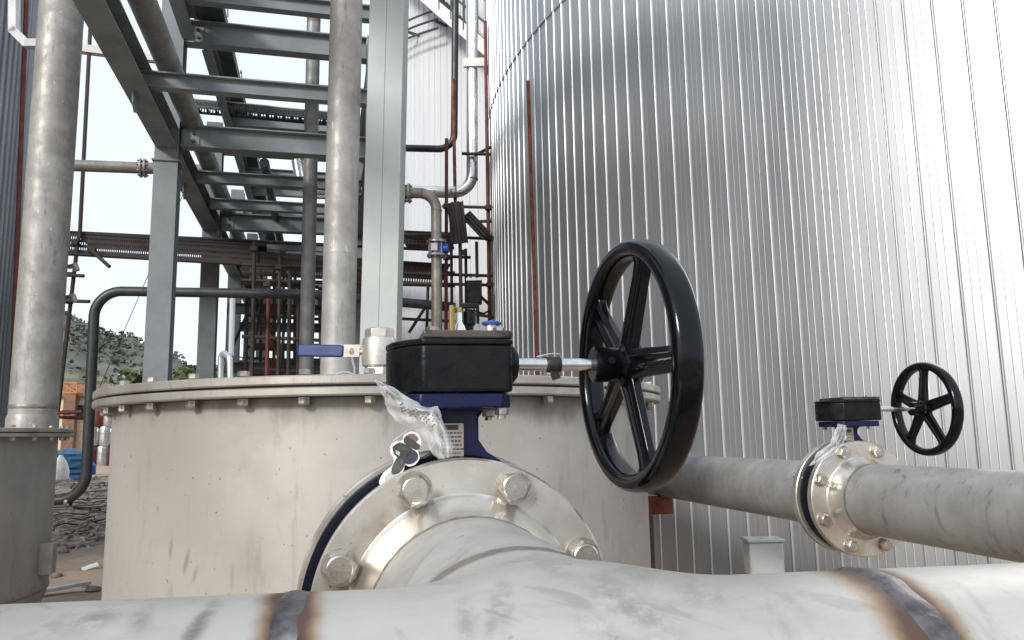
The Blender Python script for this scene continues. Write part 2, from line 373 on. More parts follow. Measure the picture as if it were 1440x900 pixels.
def repeat(part, offs, rots=None):               # copies of a part under the same thing
    for i, d in enumerate(offs):
        c = part.copy(); COL.objects.link(c); c.parent = part.parent; c.location = part.location+Vector(d)
        for ch in [x for x in COL.objects if x.parent == part]:
            g = ch.copy(); COL.objects.link(g); g.parent = c

# ------------------------------------------------------------------ world and light
w = bpy.data.worlds.new('World'); S.world = w; w.use_nodes = True
SUN_AZ, SUN_EL = math.degrees(YAW)+211, 26       # compass bearing from +Y clockwise
sk = w.node_tree.nodes.new('ShaderNodeTexSky'); sk.sky_type = 'NISHITA'; sk.sun_disc = False
sk.sun_elevation = math.radians(SUN_EL); sk.sun_rotation = math.radians(SUN_AZ)
sk.dust_density = 4.5; sk.air_density = 1.0; sk.ozone_density = 1.0; sk.altitude = 50
hz_ = w.node_tree.nodes.new('ShaderNodeMix'); hz_.data_type = 'RGBA'      # thin bright overcast veil over the blue
hz_.inputs[0].default_value = .72; hz_.inputs[7].default_value = (11.6, 12.9, 14.6, 1); w.node_tree.links.new(sk.outputs[0], hz_.inputs[6])
bg = w.node_tree.nodes['Background']; w.node_tree.links.new(hz_.outputs[2], bg.inputs[0]); bg.inputs[1].default_value = .095
sd = bpy.data.lights.new('Sun', 'SUN'); sd.energy = 2.5; sd.angle = math.radians(11); sd.color = (1, .965, .92)
so = bpy.data.objects.new('Sun', sd); COL.objects.link(so); so.location = (-20, -20, 40)
a, e = math.radians(SUN_AZ), math.radians(SUN_EL)
sdir = V(math.sin(a)*math.cos(e), math.cos(a)*math.cos(e), math.sin(e))
so.rotation_euler = sdir.to_track_quat('Z', 'Y').to_euler()
S.view_settings.view_transform = 'Standard'; S.view_settings.look = 'None'; S.view_settings.gamma = 1; S.view_settings.exposure = 0.16
S.render.engine = 'CYCLES'; S.cycles.max_bounces = 8; S.cycles.diffuse_bounces = 3; S.cycles.glossy_bounces = 4; S.cycles.transparent_max_bounces = 8
S.cycles.use_denoising = True

# ------------------------------------------------------------------ ground and hills
def smooth(x, a, b):
    t = np.clip((x-a)/(b-a), 0, 1); return t*t*(3-2*t)
def gz(x, y):
    d = np.hypot(x, y)
    z = .40*smooth(d, 16, 34)+.05*np.sin(x*1.1+.6*np.sin(y*.8))*np.cos(y*.9)*smooth(d, 2, 6)
    z = z+.02*np.sin(x*5.1+y*2.)*np.sin(y*4.3-x)*smooth(d, 2, 4)
    return z*(1-smooth(d, 60, 90))+.4*smooth(d, 60, 90)
def GZ(p): return float(gz(np.array(p[0]), np.array(p[1])))
def PG(px, py):                                  # ground point seen at (px,py)
    z = 0.
    for _ in range(6): p = Pz(px, py, z); z = z+.6*(GZ(p)-z)
    return V(p.x, p.y, GZ(p))
ds = np.concatenate([np.arange(.3, 12, .18), np.geomspace(12, 2200, 46)])
azs = np.radians(np.concatenate([np.arange(-70, 10, .8), np.arange(10, 290, 5)]))
mb = MB(); vs = []
for d in ds:
    for q in azs:
        x, y = d*math.sin(q), d*math.cos(q); vs.append((x, y, GZ((x, y))))
n = len(azs); fs = [(i*n+k, i*n+(k+1) % n, (i+1)*n+(k+1) % n, (i+1)*n+k) for i in range(len(ds)-1) for k in range(n)]
vs.append((0, 0, 0)); fs += [(len(vs)-1, k, (k+1) % n) for k in range(n)]
mb.add(vs, fs); g = mb.build('ground', 'ground', origin=(0, 0, 0), smooth=60); tag(g, 'sandy building site ground under the tanks and pipes', 'ground', kind='structure')

RIDGE = np.array([(-700, 380), (-150, 400), (20, 424), (85, 452), (130, 474), (170, 484), (205, 494), (240, 508), (265, 524), (300, 545), (420, 585), (560, 605)])
def hill(name, D0, D1, dy, amp, label, x0=-60, x1=20, lo=0.):
    cols = np.radians(np.arange(x0, x1, .35)); rows = np.linspace(0, 1.6, 44); vs = []
    for i, t in enumerate(rows):
        for q in cols:
            px = 720+FPX*math.tan(q); py = np.interp(px, RIDGE[:, 0], RIDGE[:, 1])+dy
            hz = 614-.01775*(px-720); h = max(0., (hz-py)/FPX*math.cos(q))
            D = D0+(D1-D0)*t; top = CZ+h*D1; s = math.sin(min(t, 1.)*PI/2)**1.25 if t <= 1 else math.cos((t-1)*1.1)
            hd = q+YAW; x, y = D*math.sin(hd), D*math.cos(hd)
            z = .3+(top-.3)*s+amp*(math.sin(px*.11+t*9)+.6*math.sin(px*.31+t*23)+.5*math.sin(px*.55-t*31))*min(1, h*12)*(.2+min(t, 1)*.8)
            vs.append((x, y, max(z, lo)))
    n = len(cols); mb = MB().add(vs, [(i*n+k, i*n+k+1, (i+1)*n+k+1, (i+1)*n+k) for i in range(len(rows)-1) for k in range(n-1)])
    o = mb.build(name, 'hill', origin=(0, 0, 0), smooth=80); return tag(o, label, 'hill', kind='structure'), vs, n
hill_o, hv, hn = hill('hills', 130, 290, 0, .8, 'terraced wooded hillside beyond the site')
hill('hills', 420, 620, 3, 1.5, 'farther low ridge beyond the terraced hillside', -40, -12)

def leaves(mb, c, r, n, size, flat=.8):
    c = Vector(c)
    for _ in range(n):
        d = V(*rng.normal(size=3)).normalized()*(r*rng.uniform(.35, 1.)**.5); d.z *= flat
        p = c+d; _, u, w2 = frame(V(*rng.normal(size=3))); s2 = size*rng.uniform(.6, 1.4)
        mb.add([p-u*s2-w2*s2*.6, p+u*s2-w2*s2*.5, p+u*s2*.7+w2*s2*.7, p-u*s2*.8+w2*s2*.6], [(0, 1, 2, 3)])
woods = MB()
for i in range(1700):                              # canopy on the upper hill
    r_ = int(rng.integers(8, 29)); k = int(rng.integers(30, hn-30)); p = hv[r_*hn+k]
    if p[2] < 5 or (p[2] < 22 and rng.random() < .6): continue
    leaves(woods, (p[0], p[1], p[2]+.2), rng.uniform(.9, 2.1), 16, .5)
tag(woods.build('hillside_woods', 'leaf_hazed', smooth=0), 'green woods paled to look hazy, covering the hillside', 'woods', kind='stuff')
def tree(name, px, py_top, d, h, r, label, mat, group):
    x, y = XY(px, 560, d); z0 = GZ((x, y)); t = thing(name, label, 'tree', (x, y, z0), group)
    tr = MB().tube([(x, y, z0-.2), (x+.05, y, z0+h*.3), (x-.1, y+.1, z0+h*.7)], [r*.10, r*.07, r*.03], 8)
    for k in range(4):
        a = k*1.6+px; tr.tube([(x, y, z0+h*(.3+.08*k)), (x+math.cos(a)*r*.6, y+math.sin(a)*r*.6, z0+h*(.55+.08*k))], [r*.04, r*.015], 6)
    tr.build('trunk', 'bark', t)
    cr = MB()
    for k in range(13):
        a = rng.uniform(0, 6.28); q = rng.uniform(0, .75)*r
        leaves(cr, (x+math.cos(a)*q, y+math.sin(a)*q, z0+h*rng.uniform(.35, .9)), r*rng.uniform(.25, .5), 75, r*.075)
    cr.build('crown', mat, t, smooth=0)
for i, (px, pt, d, lab) in enumerate(((186, 518, 66, 'yellow green tree beside the leftmost grey column of the pipe rack'),
        (246, 517, 60, 'low yellow green tree just right of the first rack column'), (272, 512, 64, 'tallest yellow green tree between two grey rack columns'),
        (290, 520, 58, 'darker green tree close to the second grey rack column'), (322, 506, 62, 'sunlit tree behind the small bent vent pipe'),
        (346, 500, 60, 'bright green tree seen between the thin far rack columns'))):
    hz = 614-.01775*(px-720); h = (hz-pt)/FPX*d+CZ-.3; tree('broadleaf_tree', px, pt, d, h, h*.36, lab, 'leaf', 'trees beyond the site')

# things on and below the hill
def house(name, px, py, d, w_, dp, h, label, wall='cream', roof='brown', wins=3, group=None):
    c = Pz(px, py, P(px, py, d).z); x, y = c.x, c.y; z0 = c.z; t = thing(name, label, 'building', (x, y, z0), group)
    u = V(math.cos(YAW), -math.sin(YAW), 0); v = CH
    wl = MB().box((x, y, z0+h/2-.6), (w_, dp, h+1.2), u, v).build('wall', wall, t)
    MB().prism([(-dp/2-.3, 0), (dp/2+.3, 0), (0, dp*.22)], V(x, y, z0+h+.004)-u*(w_/2+.3), v, V(0, 0, 1), u*(w_+.6)).build('roof', roof, t)
    for k in range(wins):
        MB().box(V(x, y, z0+h*.55)+u*((k+.5)/wins-.5)*w_*.9-v*(dp/2+.01), (w_*.4/wins, .06, h*.35), u, v).build('window', 'window', t)
for px, py, d, w_, h, lab in ((96, 497, 215, 7, 4, 'cream house highest of the two on the terraced slope'), (112, 501, 205, 6, 3.5, 'small cream house lower right on the terraced slope'),
        (24, 470, 220, 8, 5, 'pale house on the slope in the gap left of the big pipe'), (20, 488, 200, 7, 4, 'lower cream house in the gap left of the big pipe')):
    house('hillside_house', px, py, d, w_, 6, h, lab, group='houses on the hillside')
u_ = V(math.cos(YAW), -math.sin(YAW), 0)
for i in range(9):                                 # long pale greenhouses on the terraces
    px, py = 150+i*4.2, 503+i*3.1; p = P(px, py, 215-i*6); L = 9+i*.9
    t = thing('greenhouse', 'pale greenhouse row on the terraced hillside', 'greenhouse', p, 'greenhouse rows on the hillside')
    t['label'] = ('uppermost' if i == 0 else 'lowest' if i == 8 else ['', 'second', 'third', 'fourth', 'middle', 'sixth', 'seventh', 'eighth'][i])+' pale greenhouse row from the top of the terraced hillside'
    MB().box(p+V(0, 0, -.8), (L, .8, 1.6), u_, CH).build('wall', 'greenhouse_film', t)
    MB().lathe(p-u_*L/2, u_, [(.4, 0), (.4, L)], 12, 0, PI).build('roof', 'greenhouse_film', t, smooth=60)
# low cream shed, orange crate frame, drums, tarp stack
sx = P(78, 600, 46)
house('site_shed', 78, 603, 46, 7.2, 3.5, 1.75, 'long low cream shed at the edge of the site', wins=4)
p = P(101, 553, 44); t = thing('lattice_crate', 'orange lattice frame standing above the cream shed', 'crate', p)
fr = MB(); W, Hh, Dp = .86, .56, .6
for i in (-1, 1):
    for j in (-1, 1):
        fr.cyl(p+u_*i*W/2+CH*j*Dp/2, p+u_*i*W/2+CH*j*Dp/2+V(0, 0, Hh), .035, seg=6)
    for z in (0, Hh): fr.cyl(p-u_*W/2+CH*i*Dp/2+V(0, 0, z), p+u_*W/2+CH*i*Dp/2+V(0, 0, z), .035, seg=6); fr.cyl(p+u_*i*W/2-CH*Dp/2+V(0, 0, z), p+u_*i*W/2+CH*Dp/2+V(0, 0, z), .035, seg=6)
fr.build('frame', 'orange', t)
br = MB()
for j in (-1, 1):
    for a_, b_ in ((-1, 1), (1, -1)): br.cyl(p+u_*a_*W/2+CH*j*Dp/2, p+u_*b_*W/2+CH*j*Dp/2+V(0, 0, Hh), .025, seg=6)
br.build('brace', 'orange', t)
MB().bb((p.x-.3, p.y-.3, GZ(p)-.2), (p.x+.3, p.y+.3, p.z-.03)).build('plinth', 'brown', t)
def drum(px, row, d, mat, label):
    x, y = XY(px, 640, d); z0 = GZ((x, y))+.86*row*1.0; r = .285; h = .86
    t = thing('oil_drum', label, 'drum', (x, y, z0), 'drums stacked behind the tanks')
    MB().lathe((x, y, z0+.002), (0, 0, 1), [(r*.96, 0), (r, .02), (r, .28), (r*1.03, .29), (r, .30), (r, .56), (r*1.03, .57), (r, .58), (r, h-.03), (r*.97, h-.008)], 20).build('shell', mat, t)
    MB().lathe((x, y, z0+h-.008), (0, 0, 1), [(r*.9, 0), (r*.9, .004)], 20).build('lid', mat, t)
for a_ in ((128, 0, 35, 'drum_red', 'dark red drum at the left of the lowest row'), (146, 0, 35, 'foil', 'dented silver drum in the lowest row, right of the red one'),
           (163, 0, 35, 'drum_red', 'dark red drum beside the tank in the lowest row'), (130, 1, 35, 'foil', 'silver drum at the left of the middle row'),
           (148, 1, 35, 'foil', 'bright silver drum in the centre of the middle row'), (165, 1, 35, 'foil', 'silver drum beside the tank in the middle row'),
           (135, 2, 35, 'drum_red', 'red drum with pale band on top of the stack'), (152, 2, 35, 'foil', 'silver drum on top of the stack next to the red one')):
    drum(*a_)
x, y = XY(98, 650, 24); z0 = GZ((x, y)); bl = MB(); NU, NVv = 24, 12; vs = []
for j in range(NVv+1):
    for i in range(NU):
        a_ = 2*PI*i/NU; t_ = j/NVv; rr = 1.0 if t_ < .75 else math.cos((t_-.75)*5.6)
        k = .04*math.sin(j*2.6+math.sin(a_*3))+.03*math.sin(a_*7+j)
        sq = 1/max(abs(math.cos(a_)), abs(math.sin(a_)))**.75
        vs.append((x+math.cos(a_)*(.52*sq+k)*max(rr, .05), y+math.sin(a_)*(.4*sq+k)*max(rr, .05), z0+.95*t_))
bl.add(vs, [(j*NU+i, j*NU+(i+1) % NU, (j+1)*NU+(i+1) % NU, (j+1)*NU+i) for j in range(NVv) for i in range(NU)]+[tuple(NVv*NU+i for i in range(NU))])
tag(bl.build('tarp_bale', 'tarp'), 'blue tarpaulin bale behind the left tank', 'bale')
x, y = XY(84, 665, 23); z0 = GZ((x, y)); t_ = MB().lathe((x, y, z0), (0, 0, 1), [(.16, 0), (.24, .08), (.25, .32), (.18, .55), (.07, .72), (.05, .78)], 14)
tag(t_.build('plastic_sack', 'white'), 'white plastic sack standing beside the left tank', 'sack')
x, y = XY(127, 668, 26); z0 = GZ((x, y)); t = thing('water_jug', 'small blue water jug on the ground by the drums', 'jug', (x, y, z0))
MB().lathe((x, y, z0), (0, 0, 1), [(.15, 0), (.16, .03), (.16, .32), (.08, .43), (.036, .46)], 14).build('body', 'blue_bright', t); MB().lathe((x, y, z0+.462), (0, 0, 1), [(.036, 0), (.036, .03)], 12).build('cap', 'white', t)

lit = MB()                                        # loose litter: splinters, offcuts, wire
for i in range(230):
    p = PG(rng.uniform(70, 160), 672+100*rng.random()**1.2); a_ = rng.uniform(-1.5, 1.5); L_ = rng.uniform(.06, .6)**1.3+.05; u = V(math.cos(a_), math.sin(a_), rng.uniform(-.3, .5))
    lit.box((p.x, p.y, p.z+rng.uniform(.0, .07)), (L_, rng.uniform(.012, .05), rng.uniform(.008, .02)), u, (-u.y, u.x, rng.uniform(-.3, .3)))
lo_ = lit.build('scrap_litter', 'timber', smooth=0); tag(lo_, 'grey splinters and offcuts littering the ground between the tanks', 'litter', kind='stuff')
lo_.data.materials.append(M['scrap_pale']); lo_.data.polygons.foreach_set('material_index', [1 if (i//6) % 5 == 0 else 0 for i in range(len(lo_.data.polygons))])
# scrap on the ground between the two tanks
labs = ['weathered plank lying farthest back on the ground by the drums', 'long plank near the top of the scrap pile', 'dark plank across the middle of the scrap pile', 'narrow plank at the front of the scrap pile',
        'grey plank leaning under the bent pipe', 'short broken plank at the right of the scrap pile', 'thin plank against the big tank', 'pale plank crossing the scrap pile', 'split plank half buried near the sand', 'lone strip of wood lying on the near sand']
for i, (px, py, L, a_, mt) in enumerate(((120, 676, 2.2, .2, 'timber'), (130, 690, 2.4, .35, 'timber'), (112, 706, 1.9, .05, 'timber'), (105, 728, 1.5, .3, 'timber'), (98, 716, 1.3, -.2, 'timber'),
        (140, 716, 1.0, .6, 'timber'), (146, 735, 1.0, .25, 'timber'), (138, 682, 1.9, .15, 'scrap_pale'), (118, 745, .8, -.4, 'timber'), (84, 836, .5, .75, 'scrap_pale'))):
    p = PG(px, py); z = p.z; u = V(math.cos(a_-YAW), math.sin(a_-YAW), rng.uniform(-.06, .1))
    tag(MB().box((p.x, p.y, z+.06), (L, .10+.04*(i % 3), .03), u, (-u.y, u.x, 0)).build('plank', mt, bevel=.004), labs[i], 'plank', 'scrap planks between the tanks')
for i in range(7):
    p = PG(88+i*9, 700+13*(i % 4)+2*i); z = p.z; a_ = .2+.35*i; pts = []
    for k in range(9):
        t_ = (k-4)/4; pts.append((p.x+math.cos(a_)*t_*.8+.08*math.sin(k*1.3+i), p.y+math.sin(a_)*t_*.5, z+.03+.10*abs(math.sin(k*.9+i))))
    tag(MB().tube(pts, .012, 6).build('bent_rod', 'scaf_dark'), 'bent dark rod tangled in the scrap pile', 'rod', 'bent rods in the scrap pile')
p = PG(115, 802); z = p.z
tag(MB().lathe((p.x, p.y, z-.015), (.5, .3, .15), [(.04, 0), (.045, .09), (.04, .16)], 10, .2, 2.6).build('pipe_shell', 'white', smooth=60), 'curved white offcut lying alone on the sand', 'offcut')
for i, (px, py, r) in enumerate(((131, 832, .055), (79, 812, .05), (90, 778, .06), (120, 826, .03), (100, 770, .05), (142, 700, .06))):
    p = PG(px, py); z = p.z; vs = []; o = MB()
    for j in range(5):
        for k in range(8):
            th = PI*(j+.5)/5; ph = 2*PI*k/8; q = r*rng.uniform(.8, 1.15); vs.append((p.x+q*math.sin(th)*math.cos(ph)*1.3, p.y+q*math.sin(th)*math.sin(ph), z+r*.3+q*.7*math.cos(th)))
    o.add(vs, [(j*8+k, j*8+(k+1) % 8, (j+1)*8+(k+1) % 8, (j+1)*8+k) for j in range(4) for k in range(8)]+[tuple(range(8)), tuple(range(32, 40))])
    tag(o.build('rock', 'stone', smooth=50), ['roundish brown stone nearest the big tank on the sand', 'flat stone beside the left tank foot', 'stone below the bent rods', 'small pebble between the white offcut and round stone', 'dark stone at the scrap pile edge', 'grey stone in the scrap by the big tank'][i], 'stone', 'stones on the sand')

# ------------------------------------------------------------------ clad storage tanks
def clad_tank(name, cx, cy, R, H, per_deg, a_from, a_to, mat, label, ph=.012, rib=.024, minor=.004, z0=-.2, lap=(), roof=True, phase=0.):
    """ribbed sheet shell: one tall rib and two small stiffeners per module; a in degrees, compass bearing seen from the axis"""
    t = thing(name, label, 'storage tank', (cx, cy, 0))
    prof = [(0, 0), (.01, 0)]
    for c_ in (.29, .57): prof += [(c_-.030, 0), (c_-.022, 0), (c_-.010, minor*.8), (c_, minor), (c_+.010, minor*.8), (c_+.022, 0), (c_+.030, 0)]
    r0_, rw_ = .845, .12
    prof += [(r0_-.012, 0), (r0_, 0)]+[(r0_+rw_*k/8, rib*math.sin(PI*k/8)**.8) for k in range(1, 8)]+[(r0_+rw_, 0), (.972, -.006), (.986, -.006), (.99, 0)]
    zs = sorted(list(np.arange(z0, H, .45))+[H]+[z for L in lap for z in (L-.002, L+.002)])
    angs = []; n = int((a_to-a_from)/per_deg)
    for k in range(n):
        for f_, h in prof: angs.append((a_from+phase+(k+f_)*per_deg, h))
    mb = MB(); vs = []; nn = len(angs)
    for j, z in enumerate(zs):
        off = .012*sum(1 for L in lap if z < L)
        for a_, h in angs:
            q = math.radians(a_); s_ = q*R; r = R+h-off+.012*len(lap)+.0016*math.sin(s_*7.3+1.7*math.sin(z*1.1))*math.sin(z*2.3+s_*1.9)+.0009*math.sin(s_*17+z*3.7); vs.append((cx+r*math.sin(q), cy+r*math.cos(q), z))
    mb.add(vs, [(j*nn+i, j*nn+i+1, (j+1)*nn+i+1, (j+1)*nn+i) for j in range(len(zs)-1) for i in range(nn-1)])
    mb.build('cladding', mat, t, smooth=38)
    core = MB().lathe((cx, cy, z0), (0, 0, 1), [(R-.06, 0), (R-.06, H-z0-.02)], 96); core.build('shell', 'steel_dark', t)
    if roof: MB().lathe((cx, cy, H), (0, 0, 1), [(R+.08, -.05), (R+.08, .03), (0, R*.16)], 96).build('roof', mat, t, smooth=30)
    return t
# right tank (fitted to the spacing of its ribs)
tc = YAW+math.radians(36); D = 12.3; WX, WY = D*math.sin(tc), D*math.cos(tc)
back = math.degrees(tc)+180
n0 = 60; clad_tank('storage_tank', WX, WY, 7.50, 12.5, 1.148, back-1.148*n0, back+1.148*n0, 'clad', 'huge ribbed silver clad tank filling the right side', lap=(5.25,), phase=.35, rib=.0105, minor=.0009)
# middle pale tank
Sx, Sy = XY(545, 300, 20); v = V(Sx, Sy, 0).normalized(); R2 = 6.4; MX, MY = Sx+v.y*R2, Sy-v.x*R2
bk = math.degrees(math.atan2(-MX, -MY)); t2 = clad_tank('storage_tank', MX, MY, R2-.03, 15.2, 2.0, bk-90, bk+90, 'clad_white', 'pale white clad tank in the centre distance with a spiral stair', rib=.022, minor=.004)
# left dark tank
Sx, Sy = XY(42, 225, 14); v = V(Sx, Sy, 0).normalized(); R3 = 5.; LX, LY = Sx-v.y*R3, Sy+v.x*R3
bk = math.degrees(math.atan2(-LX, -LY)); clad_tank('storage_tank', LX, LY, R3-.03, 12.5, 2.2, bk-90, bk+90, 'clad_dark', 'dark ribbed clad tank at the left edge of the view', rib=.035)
q = -62.; D4 = 19.; LX2, LY2 = D4*math.sin(math.radians(q-16)), D4*math.cos(math.radians(q-16)); bk = math.degrees(math.atan2(-LX2, -LY2))  # unseen tank added out of view to darken the right cladding's reflections
clad_tank('storage_tank', LX2, LY2, 7.5, 11.5, 2.0, bk-90, bk+90, 'clad_dark', 'unseen dark ribbed tank added left of the view to darken reflections', rib=.03)
# spiral stair on the middle tank
def on_mid(px, py, out=.0):                         # where the view ray through (px,py) meets the middle tank
    o, d = CO, ray(px, py); R_ = R2+out; ox, oy = o.x-MX, o.y-MY; A = d.x**2+d.y**2; B = ox*d.x+oy*d.y; Cc = ox*ox+oy*oy-R_*R_
    q = (-B-math.sqrt(max(B*B-A*Cc, 0)))/A; p = o+d*q; return math.atan2(p.x-MX, p.y-MY), p.z
aA, zA_ = on_mid(618, -4); aB, zB_ = on_mid(686, 66)
st = thing('spiral_stair', 'white spiral stair winding down the pale centre tank', 'stair', (MX, MY, 0))
def hel(t_, out, dz=0.): a_ = aA+(aB-aA)*t_; return V(MX+(R2+out)*math.sin(a_), MY+(R2+out)*math.cos(a_), zA_+(zB_-zA_)*t_+dz)
tt = np.linspace(-1.2, 1.6, 60)
for out in (.12, .85):
    sm = MB(); pts = [hel(x, out) for x in tt]
    for a_, b_ in zip(pts[:-1], pts[1:]): sm.box((a_+b_)/2, ((b_-a_).length+.01, .03, .24), b_-a_, (b_-a_).cross(V(0, 0, 1)))
    sm.build('stringer', 'white', st)
tr0 = None
for k in range(40):
    x = -1.2+2.8*(k+.5)/40; c = hel(x, .48); rad = V(c.x-MX, c.y-MY, 0).normalized(); MB().box(c, (.70, .22, .03), rad, (-rad.y, rad.x, 0)).build('tread', 'steel_dark', st)
for dz in (.55, 1.05): MB().tube([hel(x, .85, dz) for x in tt], .025, 8).build('handrail', 'steel_dark', st)
for k in range(15): c = hel(-1.2+2.8*k/14, .85); MB().cyl(c, c+V(0, 0, 1.05), .025, seg=6).build('post', 'steel_dark', st)
# curved ring rails below the stair
aC, zC = on_mid(560, 55); aD, zD = on_mid(632, 22)
rl = thing('ring_rail', 'grey curved triple rail climbing the pale centre tank', 'rail', (MX, MY, zC))
for k in range(3):
    MB().tube([V(MX+(R2+.35)*math.sin(aC+(aD-aC)*x), MY+(R2+.35)*math.cos(aC+(aD-aC)*x), zC+(zD-zC)*x-.22*k) for x in np.linspace(-.6, 1, 24)], .025, 6).build('rail', 'steel_dark', rl)
for x in (.05, .5, .95):
    a_ = aC+(aD-aC)*x; q = V(MX+(R2+.35)*math.sin(a_), MY+(R2+.35)*math.cos(a_), zC+(zD-zC)*x-.22); MB().box(q-V(math.sin(a_), math.cos(a_), 0)*.2, (.36, .05, .05), (math.sin(a_), math.cos(a_), 0), (math.cos(a_), -math.sin(a_), 0)).build('bracket', 'steel_dark', rl)

# ------------------------------------------------------------------ round bolted process tanks
def process_tank(cx, cy, R, zl, rb, mat, label, nb, ph, lug=None, bolt_sz=.0165, seam=None):
    t = thing('bolted_tank', label, 'process tank', (cx, cy, 0)); c0 = (cx, cy, 0)
    f = .027
    sh = MB()
    if seam: sh.lathe(c0, (0, 0, 1), [(rb*.90, -.1), (rb*.95, seam-.16), (rb*.985, seam-.06), (rb, seam), (rb, zl-2*f-.006)], 128)
    else: sh.lathe(c0, (0, 0, 1), [(rb, -.1), (rb, .25), (rb, zl-2*f-.006)], 128)
    sh.build('shell', mat, t, smooth=40)
    MB().lathe(c0, (0, 0, 1), [(rb+.0005, zl-2*f-.004), (R-.003, zl-2*f-.004), (R, zl-2*f), (R, zl-f-.010), (R-.003, zl-f-.007)], 160).build('flange', 'lid', t, smooth=30)
    MB().lathe(c0, (0, 0, 1), [(R-.02, zl-f-.0075), (R-.02, zl-f+.001)], 96, caps=False).build('gasket', 'pipe_black', t)
    MB().lathe(c0, (0, 0, 1), [(R-.004, zl-f), (R, zl-f+.004), (R, zl-.004), (R-.004, zl), (0, zl+.004)], 160).build('lid', 'lid', t, smooth=30)
    if seam: MB().lathe(c0, (0, 0, 1), [(rb-.001, seam-.018), (rb+.006, seam-.006), (rb+.006, seam+.006), (rb-.001, seam+.018)], 96, caps=False).build('weld', 'weld_soft', t, smooth=60)
    bc = R-.042
    def bolt():
        b = MB(); b.hexb((cx+bc, cy, zl+.005), (0, 0, 1), bolt_sz, .014); return b.build('bolt', 'bolt_dull', t, smooth=25)
    def nut(): return MB().hexb((cx+bc, cy, zl-2*f-.006), (0, 0, -1), bolt_sz*1.02, .022, .3).build('nut', 'bolt_dull', t, smooth=25)
    for b0 in (bolt(), nut()):
        for k in range(nb):
            a_ = ph+2*PI*k/nb; b = b0 if k == 0 else b0.copy()
            if k: COL.objects.link(b); b.parent = t
            b.rotation_euler = (0, 0, a_+rng.uniform(-.003, .003))
    return t
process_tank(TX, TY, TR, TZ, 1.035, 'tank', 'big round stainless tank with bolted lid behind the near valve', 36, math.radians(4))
# left one: right edge of the shell seen at px 82
Sx, Sy = XY(82, 620, 5.9); v = V(Sx, Sy, 0).normalized(); SX, SY = Sx-v.y*1.0, Sy+v.x*1.0
LT = process_tank(SX, SY, 1.10, 1.462, 1.0, 'tank_far', 'grey round tank at the lower left carrying the tall pipe', 36, .05, seam=.36)
p = P(62, 786, 5.55); dr = V(p.x-SX, p.y-SY, 0).normalized(); lg = V(SX, SY, p.z)+dr*1.0; sd_ = V(-dr.y, dr.x, 0)
lug = MB(); lug.box(lg+dr*.045, (.09, .012, .21), dr, sd_); lug.box(lg+dr*.07+sd_*.05+V(0, 0, -.004), (.014, .10, .20), dr, sd_); lug.build('lug', 'lid', LT, bevel=.002)
# black rope-like band round the left tank foot is the weld; tall pipe on its lid
def vpipe(name, px0, py0, px1, py1, d, dia, mat, label, cat='pipe', seg=32, group=None, bands=()):
    a_, b_ = P(px0, py0, d), P(px1, py1, d); t = MB().cyl(a_, b_, dia/2, seg=seg).build(name, mat, smooth=40); return tag(t, label, cat, group), a_, b_
px_ = P(45, 604, 6.0); base = V(px_.x, px_.y, 1.466); top = P(92, -60, 6.0); dpx = .33
t = thing('standpipe', 'tall stained stainless pipe rising from the left tank lid', 'pipe', base)
MB().cyl(base, top, dpx/2, seg=48).build('pipe', 'pipe', t)
ax = (top-base).normalized()
MB().lathe(base, ax, [(dpx/2+.012, 0), (dpx/2+.012, .085), (dpx/2+.004, .11)], 48).build('collar', 'pipe', t)
MB().lathe(base+ax*.17, ax, [(dpx/2+.001, -.016), (dpx/2+.005, -.006), (dpx/2+.005, .006), (dpx/2+.001, .016)], 48, caps=False).build('weld', 'weld_soft', t, smooth=60)
for zz in (1.05, 1.30): 
    c = base+ax*zz; MB().tube([c+V(-.02, .12, 0)+V(.16, .02, .0), c+V(.21, .05, .0), c+V(.23, .05, -.05)], .02, 8).build('lug', 'pipe_dull', t)

# ------------------------------------------------------------------ pipe rack
az = YAW+math.atan((452-720)/FPX); RU = V(math.sin(az), math.cos(az), 0); RV = V(RU.y, -RU.x, 0)
o_ = P(222, 520, 7.5); OX, OY = o_.x, o_.y
def RP(u, v, z): return V(OX, OY, 0)+RU*u+RV*v+V(0, 0, z)
zA = P(232, 213, 7.5).z+.11                        # axis of the lower stringer
zB = P(255, 45, 7.5).z
rack = thing('pipe_rack', 'grey green steel pipe rack of beams and columns running into the distance', 'pipe rack', (OX, OY, 0))
for u0, top in ((0, zB+1.5), (3.2, zB+.3), (6.3, zB+.3), (9.4, zB+.3), (12.6, zB+.3)):
    for v0 in (0, 2.05):
        if u0 < 1 and v0 > 1: top_ = zB+.12
        else: top_ = top
        MB().hbeam(RP(u0, v0, -.1), RP(u0, v0, top_), .22, .22, .010, .016, up=RU).build('column', 'steel', rack, smooth=0)
def beam(p0, p1, h, w_, mat='steel', name='beam'): return MB().hbeam(p0, p1, h, w_).build(name, mat, rack, smooth=0)
for v0 in (0, 2.05):
    beam(RP(-7.5 if v0 == 0 else -.2, v0-.0, zA-.004) if v0 == 0 else RP(.115, v0, zA), RP(-.115, v0, zA-.004) if v0 == 0 else RP(14, v0, zA), .22, .2, name='stringer')
beam(RP(.115, 0, zA), RP(14, 0, zA), .22, .2, name='stringer')
beam(RP(-7.5, .16, zB), RP(-.12, .16, zB), .24, .13, name='stringer'); beam(RP(.12, .3, zB-.02), RP(14, .3, zB-.02), .2, .1, name='stringer')
beam(RP(-7.5, 2.05, zB), RP(14, 2.05, zB), .24, .16, name='stringer')
